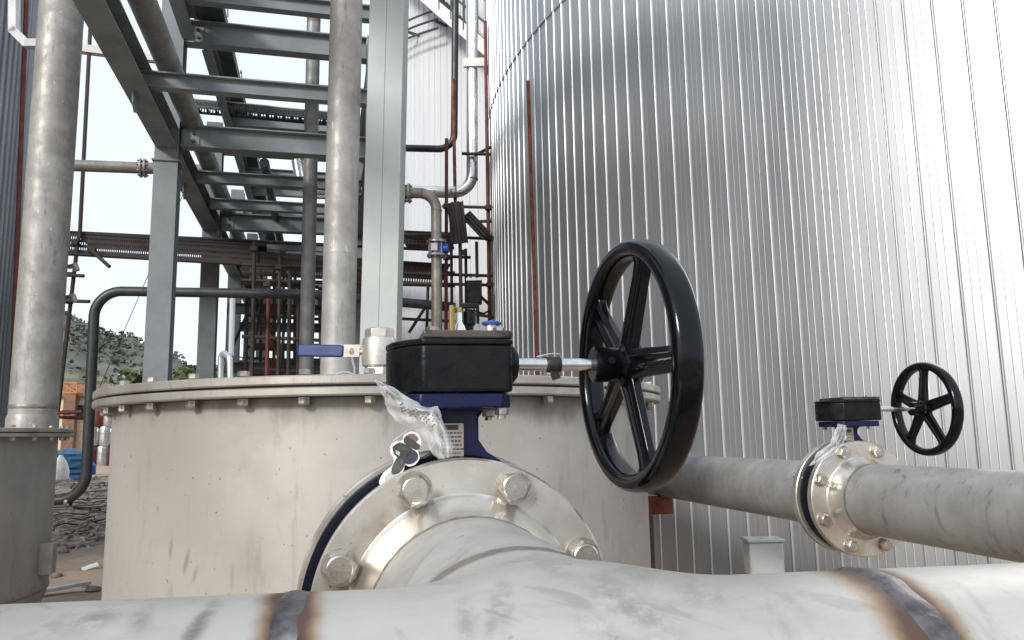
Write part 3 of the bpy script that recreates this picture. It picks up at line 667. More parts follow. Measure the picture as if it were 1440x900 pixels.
# lower cross-beams sit on the stringer side, the framed ones on the columns
for u0, h, zz in ((-1.35, .14, zA+.02), (1.1, .13, zA), (2.15, .13, zA), (4.3, .13, zA), (5.3, .13, zA), (7.3, .13, zA), (8.3, .13, zA)): beam(RP(u0, .105 if u0 > -1 else -.04, zz), RP(u0, 1.95, zz), h, .1, name='cross_beam')
for u0 in (0, 3.2, 6.3, 9.4): beam(RP(u0, .115, zA+.05), RP(u0, 1.94, zA+.05), .23, .14, name='cross_beam')
for u0 in (0, 3.2, 6.3, 9.4): beam(RP(u0, .115, zB), RP(u0, 1.94, zB), .25, .14, name='cross_beam')
for u0 in (-2.4, -.72, 1.3, 2.3, 4.4, 5.3): beam(RP(u0, .235, zB+.02), RP(u0, 1.96, zB+.02), .15, .1, name='cross_beam')
# connection plates with two bolts, and gussets under the stringer
for u0, zz in ((0, zA+.05), (0, zB), (3.2, zA+.05)):
    q = MB().box(RP(u0, .20, zz)-RU*.010, (.008, .17, .17), RU, RV).build('plate', 'steel', rack, smooth=0)
    for dz in (-.04, .04): MB().hexb(RP(u0, .23, zz+dz)-RU*.014, -RU, .019, .016).build('bolt', 'steel_dark', q)
for u0 in (-1.35, 1.1): MB().prism([(-.1, 0), (.1, 0), (.1, -.12), (0, -.16), (-.08, -.1)], RP(u0+.0, -.03, zA-.115), RU, V(0, 0, 1), RV*.012).build('gusset', 'steel', rack, smooth=0)
MB().box(RP(0, 0, zA-.24), (.26, .26, .016), RU, RV).build('cap_plate', 'steel', rack, smooth=0)
# lower tier of beams seen under the rack in the distance
for u0 in (4.3, 6.3, 9.4, 12.6):
    for zz in (zA-1.0, zA-1.9): beam(RP(u0, .115, zz), RP(u0, 1.94, zz), .16, .1, 'steel_dark', name='cross_beam')
for v0 in (.5, 1.5): beam(RP(3.3, v0, zA-.9), RP(14, v0, zA-.9), .16, .1, 'steel_dark', name='stringer')

# pipes and trays lying on the rack
pz = zA+.10+.10; pp = Pz(231, 76, pz+.03); vv = (pp-V(OX, OY, pp.z)).dot(RV)
t = MB().cyl(RP(-7.5, vv, pz+.03), RP(14, vv, pz+.03), .10, seg=32).build('rack_pipe', 'pipe_grey'); tag(t, 'thick grey pipe lying lengthwise inside the rack beside the left stringer', 'pipe')
for v0, r_, zz, lab in ((.85, .055, zA+.15, 'slim dark pipe lying lengthwise on the lower rack beams'), (1.62, .06, zA+.15, 'slim pipe on the lower rack beams nearest the round columns')):
    tag(MB().cyl(RP(.9, v0, zz), RP(14, v0, zz), r_, seg=20).build('rack_pipe', 'pipe_dark'), lab, 'pipe')
# wide cable tray on the upper level
tp = Pz(290, 2, zB+.2); v1 = (tp-V(OX, OY, tp.z)).dot(RV)
tray = thing('cable_tray', 'wide dark cable tray lying lengthwise on top of the rack', 'cable tray', RP(0, v1, zB+.13))
MB().box(RP(2, v1, zB+.16), (20, .30, .012), RU, RV).build('pan', 'steel_dark', tray, smooth=0)
for s_ in (-1, 1): MB().box(RP(2, v1+s_*.151, zB+.21), (20, .006, .115), RU, RV).build('side_rail', 'steel_dark', tray, smooth=0)
for k in range(8):
    q = RP(-3+k*1.5, v1+.16, zB+.27); MB().tube(arc_path([q-RU*.09, q-RU*.05+V(0, 0, .07), q+RU*.05+V(0, 0, .07), q+RU*.09], .03, 4), .006, 6).build('clip', 'steel_dark', tray)
# perforated white tray crossing the rack
def perforated(p0, p1, w_, h, name, parent, mat, n, hole=.55, rows=1):
    """strip with real openings: two edges per row joined by bridges"""
    p0, p1 = Vector(p0), Vector(p1); L = (p1-p0).length; ax = (p1-p0)/L; up = V(0, 0, 1); up = (up-ax*up.dot(ax)).normalized(); sd_ = ax.cross(up); mb = MB()
    rh = h/(rows+.0); 
    for r_ in range(rows+1):
        z = -h/2+r_*rh; mb.box((p0+p1)/2+up*z, (L, w_, rh*(1-hole)), ax, sd_)
    for r_ in range(rows):
        for k in range(n+1):
            mb.box(p0+ax*(L*k/n)+up*(-h/2+(r_+.5)*rh), (L/n*(1-hole), w_*.9, rh*hole-.002), ax, sd_)
    return mb.build(name, mat, parent, smooth=0)
def tray_across(pa, pb, d, mat, label, nm='perforated_tray', n=60):
    a_, b_ = P(*pa, d), P(*pb, d+.5); t = thing(nm, label, 'cable tray', (a_+b_)/2)
    perforated(a_, b_, .004, .075, 'side_rail', t, mat, n); off = (b_-a_).normalized().cross(V(0, 0, 1))*(-.2)
    perforated(a_+off, b_+off, .004, .075, 'side_rail', t, mat, n)
    mb = MB()
    for k in range(n//3): mb.box(a_+(b_-a_)*((k+.5)/(n//3))+off*.5+V(0, 0, -.03), (.03, .2, .006), b_-a_, off)
    mb.build('rung', mat, t, smooth=0); MB().box((a_+b_)/2+off*.5+V(0, 0, .058), ((b_-a_).length, .205, .012), b_-a_, off).build('cover', 'white', t, smooth=0); return t
tray_across((222, 140), (462, 163), 9.0, 'steel_dark', 'perforated tray with white cover crossing the rack below the top beam')
# white bracket conduit from the left tank across the standpipe
pts = [P(20, -30, 9.2), P(20, 44, 9.2), P(38, 62, 9.2), P(60, 62, 9.15), P(230, 84, 9.6)]
cd = thing('cable_duct', 'white square cable duct bending past the tall left pipe', 'duct', pts[1]); mb = MB()
for a_, b_ in zip(pts[:-1], pts[1:]): 
    ax = (b_-a_).normalized(); mb.box((a_+b_)/2, ((b_-a_).length+.05, .10, .10), ax, ax.cross(CH) if abs(ax.dot(CH)) < .9 else (0, 0, 1))
mb.build('duct', 'white', cd, smooth=0, bevel=.004)

# separate pale column in front of the rack
def pale_column(pxl, pxr, d):
    a_ = P(pxl, 450, d); b_ = P(pxr, 450, d); c = (a_+b_)/2; w_ = (b_-a_).length
    t = thing('steel_column', 'broad pale grey steel column standing alone behind the big tank', 'column', (c.x, c.y, 0)); r = (b_-a_).normalized(); f_ = V(r.y, -r.x, 0)
    if f_.dot(CH) > 0: f_ = -f_
    # box of two rolled channels welded toe to toe: the joint runs down the middle of the face
    for s_ in (-1, 1): MB().box(V(c.x, c.y, 3.4)+r*s_*(w_/4)-f_*(.0015 if s_ > 0 else 0)-f_*w_/2, (w_/2-.0003, w_, 7.2), r, f_).build('channel', 'steel_light', t, smooth=0, bevel=.004)
    MB().box(V(c.x, c.y, .01)-f_*w_/2, (w_*1.6, w_*1.6, .025), r, f_).build('base_plate', 'steel', t, smooth=0)
pale_column(511.5, 563, 5.1)
t, a_, b_ = vpipe('drain_pipe', 430, 545, 441.5, 12, 8.4, .155, 'pipe_grey', 'grey round upright pipe with a rusty top end under the rack')
MB().cyl(b_-(b_-a_).normalized()*.19, b_+V(0, 0, .004), .0785, seg=32).build('sleeve', 'rust_dull', t)
MB().lathe(P(430, 528, 8.4)-V(0, 0, .1), (0, 0, 1), [(.12, 0), (.12, .06), (.085, .06), (.085, .10)], 24).build('flange', 'rust_red', t)
# big pipe standing on the tank lid
pd = 3.9; q0 = P(473.5, 560, pd); q0 = V(q0.x, q0.y, TZ+.004); q1 = P(489, -60, pd)
t = thing('standpipe', 'tall bright stainless pipe rising from the big tank lid', 'pipe', q0); ax = (q1-q0).normalized()
MB().cyl(q0, q1, .0845, seg=48).build('pipe', 'pipe', t); MB().lathe(q0, (0, 0, 1), [(.13, 0), (.13, .018), (.09, .02), (.087, .05)], 40).build('flange', 'lid', t)
for h in (.75, 1.62): MB().lathe(q0+ax*h, ax, [(.0848, -.008), (.0862, 0), (.0848, .008)], 40, caps=False).build('weld', 'pipe', t, smooth=60)
# bent dark pipe on the left
d4 = 8.6; pts = [P(640, 432, d4+.6), P(440, 414, d4+.3), P(134, 409, d4), P(120, 700, d4), P(40, 707, d4)]
t = thing('bent_pipe', 'dark grey pipe bending down from horizontal past the left tank', 'pipe', pts[3])
MB().tube(arc_path(pts, [.3, .28, .28], 10), .056, 20).build('pipe', 'pipe_dark', t)
for px, py in ((160, 410), (133, 444)): pass
q = P(96, 706, d4); MB().lathe(q, u_, [(.057, -.02), (.062, 0), (.057, .02)], 20, caps=False).build('weld', 'weld_soft', t, smooth=60)
# flanged horizontal pipe left
a_, b_ = P(60, 231, 8.4), P(300, 240, 8.9); t = thing('flanged_pipe', 'horizontal stainless pipe with a bolted coupling joining the left standpipe', 'pipe', (a_+b_)/2)
MB().cyl(a_, b_, .067, seg=28).build('pipe', 'pipe_brown', t); c = P(201, 236.5, 8.7); ax = (b_-a_).normalized()
for s_ in (-.032, .012): MB().lathe(c+ax*s_, ax, [(.068, 0), (.11, 0), (.11, .02), (.068, .02)], 28, caps=False).build('flange', 'bolt_dull', t)
for k in range(8):
    _, uu, ww = frame(ax); q = c+(uu*math.cos(k*PI/4+.2)+ww*math.sin(k*PI/4+.2))*.09; MB().cyl(q-ax*.055, q+ax*.055, .010, seg=8).build('bolt', 'bolt_dull', t)

# ------------------------------------------------------------------ pipes to the right of the pale column
def pipe_run(name, pts, R, r, mat, label, weld=(), seg=22, n=8):
    t = thing(name, label, 'pipe', pts[0]); MB().tube(arc_path(pts, R, n), r, seg).build('pipe', mat, t, smooth=50)
    for c, ax, m_ in weld: MB().lathe(c, ax, [(r+.0005, -.012), (r+.004, 0), (r+.0005, .012)], seg, caps=False).build('weld', m_, t, smooth=60)
    return t
pipe_run('black_pipe', [P(641, -60, 9.6), P(638.5, 210, 9.6), P(480, 206, 9.6)], .20, .045, 'pipe_black', 'black pipe dropping down and bending left behind the pale column')
d2 = 9.2; t = pipe_run('jacketed_pipe', [P(663.5, -60, d2), P(664, 271, d2), P(425, 266, d2+.2), P(418, 226, d2+.2)], [.22, .16], .071, 'silver_jacket', 'bright silver pipe dropping beside the right tank and bending left',
    [(P(664, 252, d2), (0, 0, 1), 'weld_soft'), (P(641, 271, d2), u_, 'weld_soft')])
# white clamp bracket on it
q = P(669, 92, d2); tag(MB().box(q+CH*-.07, (.29, .05, .11), u_, CH).bb((q.x-.15, q.y-.02, q.z+.05), (q.x+.15, q.y+.02, q.z+.058)).build('pipe_bracket', 'white', bevel=.003), 'white clip bracket clamped across the silver pipe', 'bracket')
d3 = 8.3; t = pipe_run('valved_pipe', [P(540, 271, d3), P(613.5, 272, d3), P(614.5, 540, d3)], .19, .058, 'pipe_brown', 'brownish stainless pipe bending down through a small blue valve',
    [(P(594, 272, d3), u_, 'weld_soft'), (P(614, 296, d3), (0, 0, 1), 'weld_soft')])
def fl_pair(t, c, ax, gap, r_i, r_o, th=.02, nb=8, mat='bolt_dull'):
    ax, uu, ww = frame(ax)
    for s_ in (-gap/2-th, gap/2): MB().lathe(c+ax*s_, ax, [(r_i, 0), (r_o, 0), (r_o, th), (r_i, th)], 28, caps=False).build('flange', mat, t)
    for k in range(nb):
        q = c+(uu*math.cos(k*2*PI/nb+.3)+ww*math.sin(k*2*PI/nb+.3))*(r_o-.022); MB().cyl(q-ax*(gap/2+th+.018), q+ax*(gap/2+th+.018), .0095, seg=7).build('bolt', mat, t)
fl_pair(t, P(572, 272, d3), u_, .035, .056, .11)
fl_pair(t, P(614.5, 350, d3), V(0, 0, 1), .13, .056, .11)
vt = thing('wafer_valve', 'small bright blue wafer valve clamped in the brown pipe', 'valve', P(614.5, 350, d3))
MB().lathe(P(614.5, 350, d3)-V(0, 0, .06), (0, 0, 1), [(.085, 0), (.085, .12)], 24).build('body', 'blue_bright', vt)
q = P(614.5, 350, d3); MB().cyl(q, q+u_*.13-CH*.02, .05, seg=18).build('neck', 'blue_bright', vt); MB().box(q-CH*.09+u_*-.02, (.07, .03, .08), u_, CH).build('plate', 'bolt', vt)
# ------------------------------------------------------------------ scaffolding
def coupler(mb, c, ax):
    mb.box(c, (.075, .075, .05), ax, None); mb.cyl(c+V(.03, -.05, .0), c+V(.03, .05, 0), .012, seg=6)
sl = thing('scaffold', 'brown tube scaffold with perforated decks passing behind the rack', 'scaffold', P(98, 600, 9.3))
for px0, py0, px1, py1, mt in ((57, 785, 110, 335, 'scaf'), (112, 335, 127, 40, 'scaf'), (375, 540, 378, 395, 'rust_red'), (354, 540, 358, 340, 'scaf_dark'), (391, 540, 394, 360, 'scaf_dark'), (405, 540, 408, 380, 'scaf_dark')):
    a_, b_ = P(px0, py0, 9.3), P(px1, py1, 9.3); MB().cyl(a_, b_, .024, seg=10).build('standard', mt, sl)
for pa, pb, mt in (((60, 355, 9.2), (420, 376, 9.9), 'scaf_dark'), ((60, 325, 9.4), (625, 352, 10.6), 'scaf_dark'), ((86, 386, 9.2), (118, 388, 9.2), 'scaf'), ((86, 423, 9.2), (126, 424, 9.2), 'scaf'), ((74, 581, 9.2), (116, 579, 9.2), 'rust_red'), ((74, 586, 9.5), (116, 588, 9.3), 'rust_red'),
                   ((126, 350, 9.1), (154, 375, 9.0), 'scaf_dark'), ((340, 394, 9.6), (640, 402, 9.8), 'scaf_dark'), ((340, 372, 9.6), (640, 384, 9.8), 'scaf_dark')):
    MB().cyl(P(*pa), P(*pb), .022, seg=10).build('ledger', mt, sl)
for px, py in ((99, 386), (97, 424), (106, 342), (130, 352), (93, 580), (375, 400), (357, 350), (392, 376)):
    mb = MB(); coupler(mb, P(px, py, 9.28), V(1, 0, 0)); mb.build('coupler', 'scaf_dark', sl)
for px0, py0, px1, py1, d, mt in ((345, 540, 349, 350, 11., 'scaf_dark'), (366, 540, 368, 345, 12., 'scaf'), (385, 540, 386, 380, 11.5, 'rust_red'), (398, 540, 399, 350, 13., 'scaf_dark'), (414, 540, 415, 372, 12., 'scaf'), (419, 540, 420, 400, 10.5, 'scaf_dark')):
    MB().cyl(P(px0, py0, d), P(px1, py1, d), .026, seg=8).build('standard', mt, sl)
for k in range(9):
    y_ = 398+k*15; d = 10.+(k*37 % 5); MB().cyl(P(338+(k*7 % 11), y_, d), P(448+(k*5 % 13), y_+6, d+.3), .024, seg=8).build('ledger', 'scaf' if k % 3 else 'scaf_dark', sl)
for pxa, pya, pxb, pyb in ((350, 530, 372, 400), (376, 470, 412, 404), (392, 530, 402, 440), (322, 500, 348, 440)):
    MB().cyl(P(pxa, pya, 11.), P(pxb, pyb, 11.2), .022, seg=8).build('brace', 'scaf_dark', sl)
def deck(pa, pb, da, db, n, par, hgt=.20, mat='scaf'):
    a_, b_ = P(*pa, da), P(*pb, db); perforated(a_, b_, .006, hgt, 'deck', par, mat, n, .45, 3)
    dp = V(CH.x, CH.y, 0)*.8; MB().box((a_+b_)/2+dp*.5+V(0, 0, hgt/2+.03), ((b_-a_).length, .8, .03), b_-a_, dp).build('deck_plank', 'scaf_dark', par, smooth=0)
deck((92, 341), (362, 358), 9.3, 9.9, 90, sl, mat='deck'); deck((340, 370), (625, 388), 9.9, 10.4, 80, sl, .25, 'scaf_dark')
deck((560, 335), (632, 338), 9.5, 9.5, 14, sl, .12, 'scaf_dark')
# red poles by the right tank
for pxa, pya, pxb, pyb, d, mt, lab in ((690, 540, 682.5, 30, 9.0, 'rust_red', 'red oxide scaffold pole running up the edge of the right tank'), (627, 540, 628, 195, 9.0, 'rust_red', 'short red scaffold pole just left of the black pipe'),
        (641, 330, 637, 112, 9.3, 'rust', 'rusty pole overlapping the lower black pipe bend'), (650, 540, 646, 285, 8.9, 'scaf', 'dull brown pole in front of the dark upright tray'), (756, 545, 742.5, 114, 6.9, 'rust', 'lone orange rusty pole in front of the silver cladding'),
        (16, 560, 38, -20, 12.0, 'rust_red', 'rusty pole up the side of the dark left tank')):
    tag(MB().cyl(P(pxa, pya, d), P(pxb, pyb, d), (.017 if d < 7.5 else .021) if d < 10 else .036, seg=12).build('scaffold_pole', mt), lab, 'pole', 'upright scaffold poles')
hr = thing('scaffold_rail', 'dark horizontal scaffold tubes tied across the right hand poles', 'scaffold', P(660, 400, 9.1))
for pa, pb, mt in (((622, 290, 9.1), (698, 292, 9.0), 'scaf_dark'), ((650, 312, 9.1), (694, 311, 9.0), 'scaf_dark'), ((650, 334, 9.2), (692, 336, 9.0), 'scaf_dark'), ((560, 398, 9.4), (696, 401, 9.0), 'scaf'), ((560, 330, 9.5), (640, 331, 9.2), 'scaf'),
                   ((612, 360, 9.1), (662, 362, 9.1), 'scaf_dark'), ((655, 440, 9.1), (694, 446, 9.0), 'scaf_dark'), ((650, 216, 9.1), (690, 217, 9.0), 'scaf_dark'), ((672, 455, 9.1), (670, 340, 9.1), 'scaf'), ((656, 470, 9.2), (655, 350, 9.2), 'scaf_dark'), ((636, 470, 9.2), (634, 300, 9.2), 'rust_red'), ((560, 448, 9.4), (640, 452, 9.3), 'scaf_dark'), ((565, 384, 9.4), (694, 388, 9.0), 'scaf_dark'), ((600, 470, 9.4), (602, 398, 9.4), 'scaf_dark'), ((655, 398, 9.0), (690, 430, 9.0), 'scaf_dark'), ((575, 468, 9.4), (598, 432, 9.4), 'scaf_dark'), ((668, 218, 9.1), (692, 206, 9.0), 'scaf_dark')):
    MB().cyl(P(*pa), P(*pb), .019, seg=10).build('ledger', mt, hr)
for px, py in ((687, 292), (688, 335), (689, 400), (628, 290), (628, 362), (650, 355)):
    mb = MB(); coupler(mb, P(px, py, 8.95), V(1, 0, 0)); mb.build('coupler', 'scaf_dark', hr)
# bent dark cable ladder
def ladder(pa, pb, wpx, d, label):
    a_, b_ = P(*pa, d), P(*pb, d); ax = (b_-a_).normalized(); sd_ = ax.cross(CH).normalized(); w_ = wpx/FPX*d; t = thing('cable_ladder', label, 'cable ladder', (a_+b_)/2)
    for s_ in (-1, 1): MB().box((a_+b_)/2+sd_*s_*w_/2, ((b_-a_).length, .012, .09), ax, sd_).build('side_rail', 'scaf_dark', t, smooth=0)
    for k in range(12): MB().box(a_+(b_-a_)*(k+.5)/12, (.045, w_-.014, .02), ax, sd_).build('rung', 'scaf_dark', t, smooth=0)
    mb = MB()
    for k in (-.2, .22): mb.cyl(a_+sd_*w_*k-CH*.03, b_+sd_*w_*k-CH*.03, .014, seg=8)
    mb.build('cable', 'pipe_black', t)
ladder((640, 285), (647, 342), 22, 8.8, 'upright dark cable ladder with cables below the silver pipe bend'); ladder((656, 302), (684, 332), 13, 8.85, 'slanting dark cable ladder running to the red pole')
# control box
q = P(667, 412, 8.6); t = thing('control_box', 'black control box with a white lid on the scaffold by the tank', 'control box', q-V(0, 0, .14))
MB().box(q, (.165, .15, .25), u_, CH).build('body', 'black_cast', t, bevel=.01); MB().box(q+V(0, 0, .142), (.175, .16, .03), u_, CH).build('lid', 'white', t, bevel=.004)
MB().cyl(q+V(-.04, 0, .158), q+V(-.04, 0, .20), .014, seg=8).build('gland', 'black_cast', t); MB().tube([q+V(-.02, .0, -.125), q+V(0, .0, -.2), q+V(.10, .02, -.23), q+V(.16, .05, -.2)], .012, 8).build('bracket', 'black_cast', t)

# ------------------------------------------------------------------ fittings on the big tank lid
zt = TZ+.006
def lidp(px, d): p = P(px, 540, d); return V(p.x, p.y, zt)
# ball valve
q = lidp(533, 2.75); q0b = q; t = thing('ball_valve', 'stainless ball valve with a blue lever on the big tank lid', 'valve', q)
k_ = FPX/2.75
MB().lathe(q, (0, 0, 1), [(.036, 0), (.036, .03)], 24).build('socket', 'cast_valve', t); q = q+V(0, 0, .02)
MB().hexb(q+V(0, 0, .016), (0, 0, 1), .056, .030, .3).build('end_nut', 'cast_valve', t, bevel=.002)
MB().lathe(q, (0, 0, 1), [(.040, 0), (.040, .02)], 24).build('nipple', 'cast_valve', t)
MB().lathe(q+V(0, 0, .045), (0, 0, 1), [(.052, 0), (.059, .004), (.061, .03), (.061, .085), (.057, .10), (.050, .104)], 36).build('body', 'cast_valve', t)
MB().hexb(q+V(0, 0, .148), (0, 0, 1), .052, .034, .1).build('end_nut', 'cast_valve', t, bevel=.002)
ll = -u_
st_ = q+V(0, 0, .10)+ll*.055; MB().cyl(q+V(0, 0, .10)+ll*.05, q+V(0, 0, .10)+ll*.10, .012, seg=14).build('stem', 'bolt', t); MB().hexb(q+V(0, 0, .10)+ll*.088, ll, .02, .014).build('stem_nut', 'bolt', t)
q1_ = P(500, 495, 2.74); q2_ = P(484, 495, 2.74); q3_ = P(419, 494, 2.76)
MB().box((q1_+q2_)/2+V(0, 0, .004), ((q2_-q1_).length+.03, .006, .046), q2_-q1_, CH).build('lever', 'bolt', t, bevel=.002)
mb = MB(); ax = (q3_-q2_).normalized(); mb.box((q2_+q3_)/2+V(0, 0, .003), ((q3_-q2_).length, .016, .044), ax, CH); mb.build('grip', 'blue_lever', t, bevel=.007, seg=3)
mb = MB(); mb.tube(arc_path([P(495, 503, 2.72), P(499, 520, 2.72), P(497, 534, 2.72)], .04, 5), .004, 6); mb.build('lock_wire', 'galv', t); mb = MB(); mb.tube([P(470+15*(1-math.cos(x)), 533-10*math.sin(x), 2.66) for x in np.linspace(0, PI, 12)], .003, 6)
mb.build('wire_loop', 'galv', t)
# bent vent tubes
q = lidp(318, 2.62); t = thing('vent_pipe', 'thin silver vent pipe folded over on the left of the tank lid', 'vent pipe', q)
MB().tube(arc_path([lidp(310, 2.65), P(311, 493, 2.65), P(323, 502, 2.62), lidp(324, 2.6)], .02, 6), .010, 12).build('pipe', 'galv', t)
MB().cyl(P(325, 500, 2.7), P(327, 420, 2.7), .010, seg=10).build('riser', 'galv', t)
# small valves near the gearbox
q = lidp(691, 3.0); t = thing('needle_valve', 'tiny valve with a blue handwheel on the tank lid', 'valve', q)
MB().lathe(q, (0, 0, 1), [(.03, 0), (.03, .16), (.022, .18), (.022, .25)], 16).build('body', 'cast_valve', t)
zc = P(691, 455, 3.0); wh = MB(); wh.tube([zc+V(.034*math.cos(x), .034*math.sin(x), 0) for x in np.linspace(0, 2*PI, 17)], .006, 8, False)
for k in range(3): wh.cyl(zc, zc+V(.034*math.cos(k*2.1), .034*math.sin(k*2.1), 0), .004, seg=6)
wh.cyl(zc-V(0, 0, .09), zc+V(0, 0, .012), .008, seg=8); wh.build('handwheel', 'blue_bright', t)
q = lidp(646, 3.1); t = thing('gauge_bottle', 'silver bottle shaped fitting standing behind the gearbox', 'fitting', q)
MB().lathe(q, (0, 0, 1), [(.034, 0), (.034, .22), (.026, .25), (.014, .27), (.014, .31)], 18).build('body', 'silver_jacket', t); MB().hexb(q+V(0, 0, .31), (0, 0, 1), .018, .02).build('cap', 'brass', t)
q = lidp(661, 3.15); t = thing('needle_valve', 'small black valve beside the silver bottle on the lid', 'valve', q)
MB().lathe(q, (0, 0, 1), [(.016, 0), (.016, .26), (.026, .27), (.026, .32), (.012, .33)], 14).build('body', 'black_cast', t); MB().box(q+V(0, 0, .345), (.075, .02, .022), u_, CH).build('handle', 'black_cast', t, bevel=.004)
q = lidp(636, 3.05); tag(MB().cyl(q, q+V(0, 0, .33), .012, seg=10).build('brass_riser', 'brass'), 'thin brass riser pipe on the lid left of the silver bottle', 'pipe')
# guy wire
a_, b_ = P(258, 272, 9.0), P(140, 545, 9.0); tag(MB().cyl(a_, b_, .004, seg=6).build('guy_wire', 'scaf_dark'), 'thin wire slanting behind the left rack column', 'wire')

# ------------------------------------------------------------------ near tee pipe
YA = -.076; C0 = V(.124, .446, 1.157); E1 = V(math.cos(YA), math.sin(YA), 0); E2 = V(-math.sin(YA), math.cos(YA), 0); RPIPE = .1095
SLo, SRo = -.155, .178; BWo = .152                # weld stations along run (from the tee centre) and branch
FO = (C0.x, C0.y, 0)                             # object origin of the near pipe
SL, SR, BW = SLo, SRo, BWo
def on_run(px, py):                              # point of the run pipe seen at (px,py)
    d = ray(px, py).normalized(); best = None
    for k in range(1, 400):
        p = CO+d*(.2+k*.002); q = p-C0; q = q-E1*q.dot(E1)
        if best is None or q.length < best[0]: best = (q.length, p)
        if q.length < RPIPE: return p
    return best[1]
M['run'] = run_material()
near = thing('tee_pipe', 'large chalky stainless tee pipe across the foreground with burnt weld seams', 'pipe', FO)
def tee_mesh():
    h = .0065; X = np.arange(SLo, SRo+h*.5, h); Y = np.arange(-.165, BWo+h*.5, h); Z = np.arange(-.165, .166, h)
    X[-1] = SRo; br = np.array(E1), np.array(E2)
    g = np.stack(np.meshgrid(X, Y, Z, indexing='ij'), -1)
    bx, by = math.sin(-YA)*0+math.sin(YA)*1.0, math.cos(YA)      # branch direction (world +Y) in run axes
    bd = np.array([float(E1.y), float(E2.y), 0.])
    def sdf(p):
        d1 = np.hypot(p[..., 1], p[..., 2])-RPIPE
        q = p-bd*.05; tt_ = np.maximum(q@bd, 0); w_ = q-tt_[..., None]*bd; d2 = np.linalg.norm(w_, axis=-1)-RPIPE
        k = .05; hh = np.clip(.5+.5*(d2-d1)/k, 0, 1); return d2*(1-hh)+d1*hh-k*hh*(1-hh)*.9
    f = sdf(g); s = f < 0; nx, ny, nz = (len(a)-1 for a in (X, Y, Z))
    c = np.zeros((nx, ny, nz), int)
    for i in (0, 1):
        for j in (0, 1):
            for k in (0, 1): c += s[i:nx+i, j:ny+j, k:nz+k]
    act = (c > 0) & (c < 8); idx = -np.ones((nx, ny, nz), int); ii = np.argwhere(act); idx[act] = np.arange(len(ii))
    p = np.stack([(X[ii[:, 0]]+X[ii[:, 0]+1])/2, (Y[ii[:, 1]]+Y[ii[:, 1]+1])/2, (Z[ii[:, 2]]+Z[ii[:, 2]+1])/2], -1)
    for _ in range(6):
        d = sdf(p); e_ = 1e-4; gr = np.stack([(sdf(p+e_*np.eye(3)[a])-d)/e_ for a in range(3)], -1); gr /= np.linalg.norm(gr, axis=1, keepdims=True)+1e-9
        p = p-gr*d[:, None]
    fs = []
    def quad(ax_):
        o1, o2 = [a for a in range(3) if a != ax_]
        sh = s; d_ = np.diff(s.astype(int), axis=ax_)
        for w3 in np.argwhere(d_ != 0):
            i3 = list(w3)
            if i3[o1] == 0 or i3[o2] == 0 or i3[o1] >= (nx, ny, nz)[o1] or i3[o2] >= (nx, ny, nz)[o2]: continue
            q = []
            for a_, b_ in ((0, 0), (1, 0), (1, 1), (0, 1)):
                r3 = list(i3); r3[o1] -= a_; r3[o2] -= b_; q.append(idx[tuple(r3)])
            if min(q) >= 0: fs.append(tuple(q))
    for a_ in range(3): quad(a_)
    mb = MB(); mb.add([C0+E1*float(v[0])+E2*float(v[1])+V(0, 0, float(v[2])) for v in p], fs); return mb
FO3 = (C0.x, C0.y, C0.z)
def near_obj(mb, name, mat, smooth=60):
    ob = mb.build(name, mat, near, smooth=smooth); return ob
near_obj(tee_mesh(), 'tee', M['run'], 80)
mb = MB(); mb.lathe(C0+E1*-1.6, E1, [(RPIPE, 0), (RPIPE, 1.6+SLo+.004)], 96, caps=False); near_obj(mb, 'run_pipe', M['run'])
mb = MB(); mb.lathe(C0+E1*(SRo-.004), E1, [(RPIPE, 0), (RPIPE, 2.2)], 96, caps=False); near_obj(mb, 'run_pipe', M['run'])
def bead(c, ax, w_, hgt, mat, n=160):
    ax, uu, ww = frame(ax); mb = MB(); prof = [(-1, -.001), (-.75, .35), (-.35, .9), (0, 1), (.35, .9), (.75, .35), (1, -.001)]; vs = []
    for k in range(n):
        a_ = 2*PI*k/n; wob = .0011*math.sin(a_*9)+.0007*math.sin(a_*23+1); rip = 1+.30*math.sin(k*1.3)
        for x, y in prof: vs.append(c+ax*(x*w_/2+wob)+(uu*math.cos(a_)+ww*math.sin(a_))*(RPIPE+y*hgt*rip))
    m_ = len(prof); mb.add(vs, [(k*m_+i, k*m_+i+1, ((k+1) % n)*m_+i+1, ((k+1) % n)*m_+i) for k in range(n) for i in range(m_-1)]); return mb.build('weld_seam', mat, near, smooth=80)
bead(C0+E1*SLo, V(1, -.01, 0), .0135, .0010, 'weld'); bead(C0+E1*SRo, E1, .017, .0016, 'weld')
yF = .898; FC = V(.124, yF, 1.157)
mb = MB(); mb.lathe(V(.124, C0.y+BWo-.004, 1.157), (0, 1, 0), [(RPIPE, 0), (RPIPE, .845-(C0.y+BWo-.004))], 96, caps=False); near_obj(mb, 'branch_pipe', M['run'])
bead(V(.124, C0.y+BWo, 1.157), V(0, 1, 0), .014, .0010, 'weld_soft'); bead(V(.124, .8405, 1.157), V(0, 1, 0), .007, .0012, 'weld_soft')
NB = 8; 
def flange_mesh(c, r, th, ri, seg=128):             # c = outer face centre, flange extends +Y by th
    return MB().lathe(c, (0, 1, 0), [(ri, 0), (r-.0025, 0), (r, .0025), (r, th-.002), (r-.002, th), (ri-.012, th)], seg, caps=False)
def neck_mesh(c, r0, r1, L, seg=96):                # weld neck from the face back towards the camera
    return MB().lathe(c, (0, -1, 0), [(r1+.010, 0), (r1+.005, .004), (r1+.003, .012), (r0+.003, L-.008), (r0+.0002, L)], seg, caps=False)
